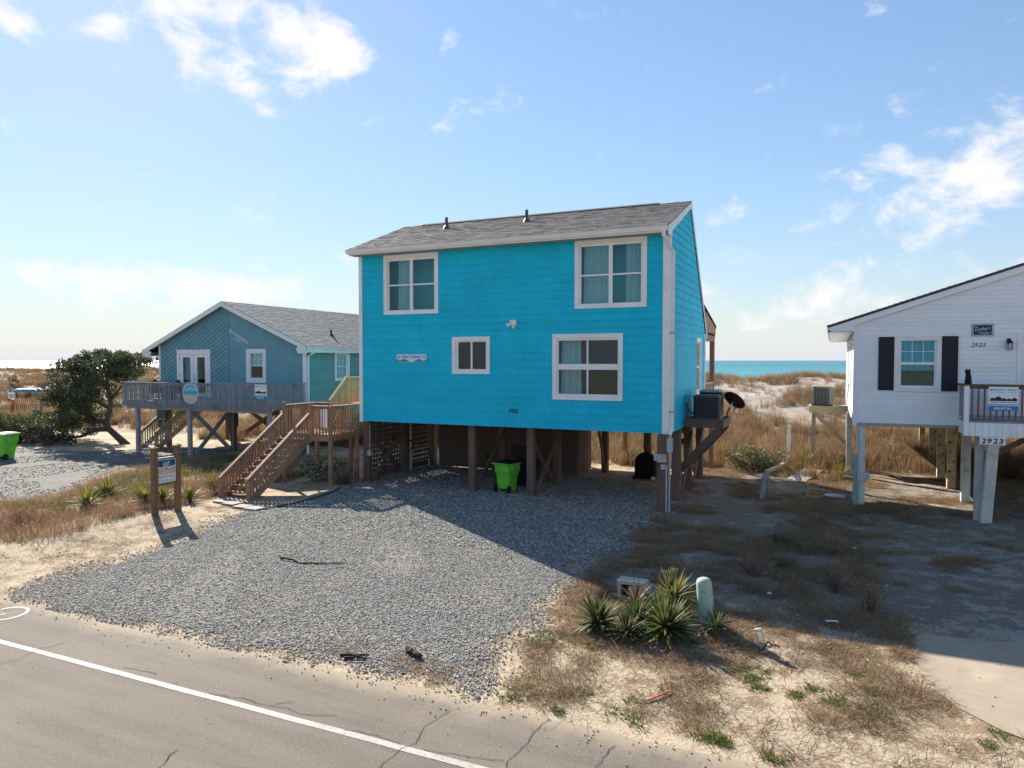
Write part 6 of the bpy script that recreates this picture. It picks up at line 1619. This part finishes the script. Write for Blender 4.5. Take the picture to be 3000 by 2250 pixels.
pts = []
for i in range(6500):
    x, y = U(-34, 3.5), U(28.2, 40)
    if x > .3 and y < 33: continue
    if -22.5 < x < -15 or not inview(x, y): continue
    if x < -22 and y < 29.5: continue
    if y < 30.5 and x > -5 and nz(x, y, .8, 4) < .25: continue
    if y < 29.6 and -16 < x < -4: continue
    if nz(x, y, .5, 8) + .5 * nz(x, y, 1.3, 1) < -.15: continue
    pts.append((x, y, gh(x, y), U(.3, .95), U(0, 6.28), 0))
scatter('golden_grass', 'tall golden grass at the foot of the dunes behind the houses', 'grass', pts, GG)
VERGE = [(-18.6, 10.0), (-17.3, 11.2), (-17.9, 13.0), (-18.0, 14.3), (-17.9, 15.6), (-18.5, 17.0), (-18.4, 20.0), (-19.0, 26.0), (-24.0, 26.5), (-26.6, 22.0), (-25.4, 18.2), (-23.0, 15.0), (-23.4, 13.0), (-40, 11.0), (-40, 9.6)]
pts, pts2 = [], []
for i in range(9000):
    x, y = U(-40, -17), U(9.6, 26)
    if not inpoly(x, y, VERGE): continue
    if y > 19 and random.random() < .4: continue
    d = nz(x, y, .7, 3)
    if d < -.3: continue
    (pts2 if (nz(x, y, .45, 12) > .02 and y > 12.8) else pts).append((x, y, gh(x, y), U(.55, 1.15), U(0, 6.28), 0))
scatter('verge_grass', 'reddish brown dry grass on the verge left of the sign', 'grass', pts, BG); scatter('verge_weeds', 'mixed green and yellow weeds on the verge left of the stairs', 'weeds', pts2, MG)
pts, wpts = [], []
for i in range(36000):
    x, y = U(-4.6, 4), U(8.35, 31)
    if inpoly(x, y, CONC) or inpoly(x, y, GRAVEL): continue
    n_ = nz(x, y, .9, 5) + .6 * nz(x, y, 2.4, 9)
    if x > 1.0 and y < 14: n_ -= .9 * sstep(1.0, 1.9, x)
    if y > 13.4: n_ -= .05; n_ -= .35 * sstep(.4, 2.2, x)
    if y > 20 and -4.4 < x < -2: n_ -= .25
    th = np.interp(y, [8.3, 9.3, 10.2, 11.5, 13, 16, 31], [.42, .30, .16, -.02, -.08, .0, -.1])
    if n_ < th: continue
    pts.append((x, y, gh(x, y) + .004, U(.6, 1.3) * (1.25 if y > 13 else 1), U(0, 6.28), 0))
for i in range(2600):
    x, y = U(-22, -14.8), U(8.8, 17.5)
    if inpoly(x, y, GRAVEL) or inpoly(x, y, VERGE) or nz(x, y, 1.0, 15) + .6 * nz(x, y, 2.6, 2) < .12 + .25 * sstep(12, 9, y): continue
    pts.append((x, y, gh(x, y) + .004, U(.5, 1.0), U(0, 6.28), 0))
for i in range(2500):
    x, y = U(-16.5, -4), U(8.3, 9.2)
    if nz(x, y, 1.4, 25) < .33 or x < -7.5: continue
    pts.append((x, y, .012, U(.4, .7), U(0, 6.28), 0))
sg = []
for i in range(1100):
    x, y = U(-4.4, 4.5), U(13.3, 28)
    if inpoly(x, y, GRAVEL): continue
    n_ = nz(x, y, .6, 51) + .6 * nz(x, y, 1.9, 17) - .45 * sstep(1.2, 2.6, x)
    if n_ < .10 + (.25 if (y > 20 and x < -2.2) else 0): continue
    sg.append((x, y, gh(x, y), U(.25, .75), U(0, 6.28), 0))
scatter('shade_grass', 'thin brown grass tufts on the shaded ground between the houses', 'grass', sg, BG)
scatter('dry_turf', 'short matted dry turf over the sand near the road', 'grass', pts, TG)
for i in range(1500):
    x, y = U(-4.6, 1.6), U(8.4, 11.5)
    if inpoly(x, y, GRAVEL) or nz(x, y, 1.1, 33) < .26: continue
    wpts.append((x, y, gh(x, y) + .003, U(.5, 1.2), U(0, 6.28), 0))
for i in range(160):
    x, y = U(-20, -15.5), U(9.2, 14.5)
    if nz(x, y, 1.1, 33) > .3: wpts.append((x, y, gh(x, y) + .003, U(.5, 1.1), U(0, 6.28), 0))
for x, y, n_ in ((-.97, 10.39, 9), (-.87, 10.16, 12), (-.43, 10.06, 9), (-.21, 10.38, 8), (.06, 10.04, 12), (.53, 10.57, 8), (-1.28, 8.55, 16), (-1.09, 8.5, 14), (-3.26, 8.86, 8), (-3.35, 10.6, 14), (-2.32, 9.07, 4), (-3.09, 9.01, 6), (-.52, 8.4, 10), (-3.17, 8.4, 7), (1.75, 9.75, 5), (1.97, 10.0, 4)):
    for k in range(n_):
        xx, yy = x + random.gauss(0, .07), y + random.gauss(0, .06); wpts.append((xx, yy, gh(xx, yy) + .004, U(.6, 1.3), U(0, 6.28), 0))
scatter('green_weeds', 'small green weeds dotted over the sand by the road', 'weeds', wpts, WG)

STK = [clump_mesh('stem_litter', 5, .10, .10, .0035, 6.0, ['dead_stem', 'thatch', 'dark_twig'], s + 140) for s in range(4)]
lp = []
for i in range(1700):
    x, y = U(-4.5, 2.6), U(8.4, 13.4)
    if inpoly(x, y, CONC) or inpoly(x, y, GRAVEL) or nz(x, y, 1.2, 71) < -.1: continue
    lp.append((x, y, gh(x, y) + .035, U(.5, 1.4), U(0, 6.28), 0))
for i in range(500):
    x, y = U(-20, -15), U(8.6, 14.5)
    if not inpoly(x, y, GRAVEL): lp.append((x, y, gh(x, y) + .035, U(.5, 1.2), U(0, 6.28), 0))
scatter('stem_litter', 'broken dry stems strewn over the sand by the road', 'litter', lp, STK)

# gravel stones
def stone(seed, mat):
    rg = random.Random(seed); bm = bmesh.new(); bmesh.ops.create_icosphere(bm, subdivisions=1, radius=1)
    for v in bm.verts: v.co = Vector((v.co.x * 1.25, v.co.y * .9, v.co.z * .6)) * rg.uniform(.72, 1.2)
    me = bpy.data.meshes.new('stone'); bm.to_mesh(me); bm.free(); me.materials.append(MATS[mat]); return me
def stonemat(name, cols):
    t = NT(name); r = t.new('ShaderNodeValToRGB'); r.color_ramp.interpolation = 'CONSTANT'; r.color_ramp.elements.remove(r.color_ramp.elements[1])
    for i, c in enumerate(cols):
        e = r.color_ramp.elements[0] if i == 0 else r.color_ramp.elements.new(i / len(cols)); e.color = tuple(c) + (1,)
    t.l.new(t.rnd(), r.inputs[0]); t.done(r.outputs[0], .8, .3)
stonemat('stone_grey', [(.17, .164, .150), (.27, .256, .228), (.38, .357, .312), (.10, .098, .092), (.215, .207, .188), (.50, .47, .415), (.31, .265, .22), (.17, .166, .157)])
stonemat('stone_pale', [(.25, .235, .21), (.19, .18, .165), (.32, .30, .275), (.26, .225, .185), (.14, .135, .13)])
gxa = np.array(GRAVEL); pts = []
N_ = 250000
xs_, ys_ = rng.uniform(-16.6, -3.4, N_), 8.1 + (26.5 - 8.1) * rng.random(N_) ** 1.35
sc_ = .0065 + .015 * rng.random(N_) ** 2.2; rt_ = rng.uniform(0, 6.28, N_); tl_ = rng.normal(0, .35, N_)
path = np.array(GRAVEL); px0, py0 = path[:, 0], path[:, 1]; inside = np.zeros(N_, bool); j = len(path) - 1
jx = .18 * np.sin(xs_ * 3.1 + ys_ * 2.3) + rng.normal(0, .22, N_); jy = .08 * np.sin(xs_ * 4.7 - ys_) + rng.normal(0, .10, N_) - np.abs(rng.normal(0, .12, N_)) * (ys_ < 9.2)
for i in range(len(path)):
    cnd = (py0[i] > ys_ + jy) != (py0[j] > ys_ + jy)
    xi = (px0[j] - px0[i]) * (ys_ + jy - py0[i]) / (py0[j] - py0[i] + 1e-9) + px0[i]
    inside ^= cnd & (xs_ + jx < xi); j = i
thin = np.sin(xs_ * .9 + 1.3 * np.sin(ys_ * .5)) * np.sin(ys_ * .8 + .7 * np.sin(xs_ * 1.1)) + .5 * np.sin(xs_ * 2.7 + ys_ * 1.9)
k = inside & ((thin < .55) | (rng.random(N_) < .5))
pts = np.stack([xs_[k], ys_[k], .010 + sc_[k] * .25, sc_[k] * (1 + .5 * (ys_[k] > 15)), rt_[k], tl_[k]], 1)
scatter('gravel', 'loose grey crushed stone covering the driveway', 'gravel', pts, [stone(s, 'stone_grey') for s in range(6)])
N_ = 16000
pts = []
for x, y in zip(rng.uniform(-48, -21, N_), rng.uniform(12.5, 26, N_)):
    if inpoly(x, y, TGRAVEL) and nz(x, y, .5, 40) > -.15: pts.append((x, y, .02, U(.018, .04), U(0, 6.28), random.gauss(0, .3)))
scatter('pale_gravel', 'pale gravel on the driveway of the teal house', 'gravel', pts, [stone(s + 20, 'stone_pale') for s in range(4)])
pts = []
for i in range(260):
    x = U(-14, -.5); y = 8.2 - abs(random.gauss(0, .25)); pts.append((x, y, .014, U(.006, .016), U(0, 6.28), 0))
for i in range(26): pts.append((U(1.2, 4), U(9.6, 12.6), .022, U(.006, .018), U(0, 6.28), 0))
for i in range(200): pts.append((U(-14, 0), U(5, 8), .014, U(.004, .009), U(0, 6.28), 0))
scatter('stray_stones', 'stray stones lying along the road edge', 'gravel', pts, [stone(s + 40, 'stone_grey') for s in range(3)])
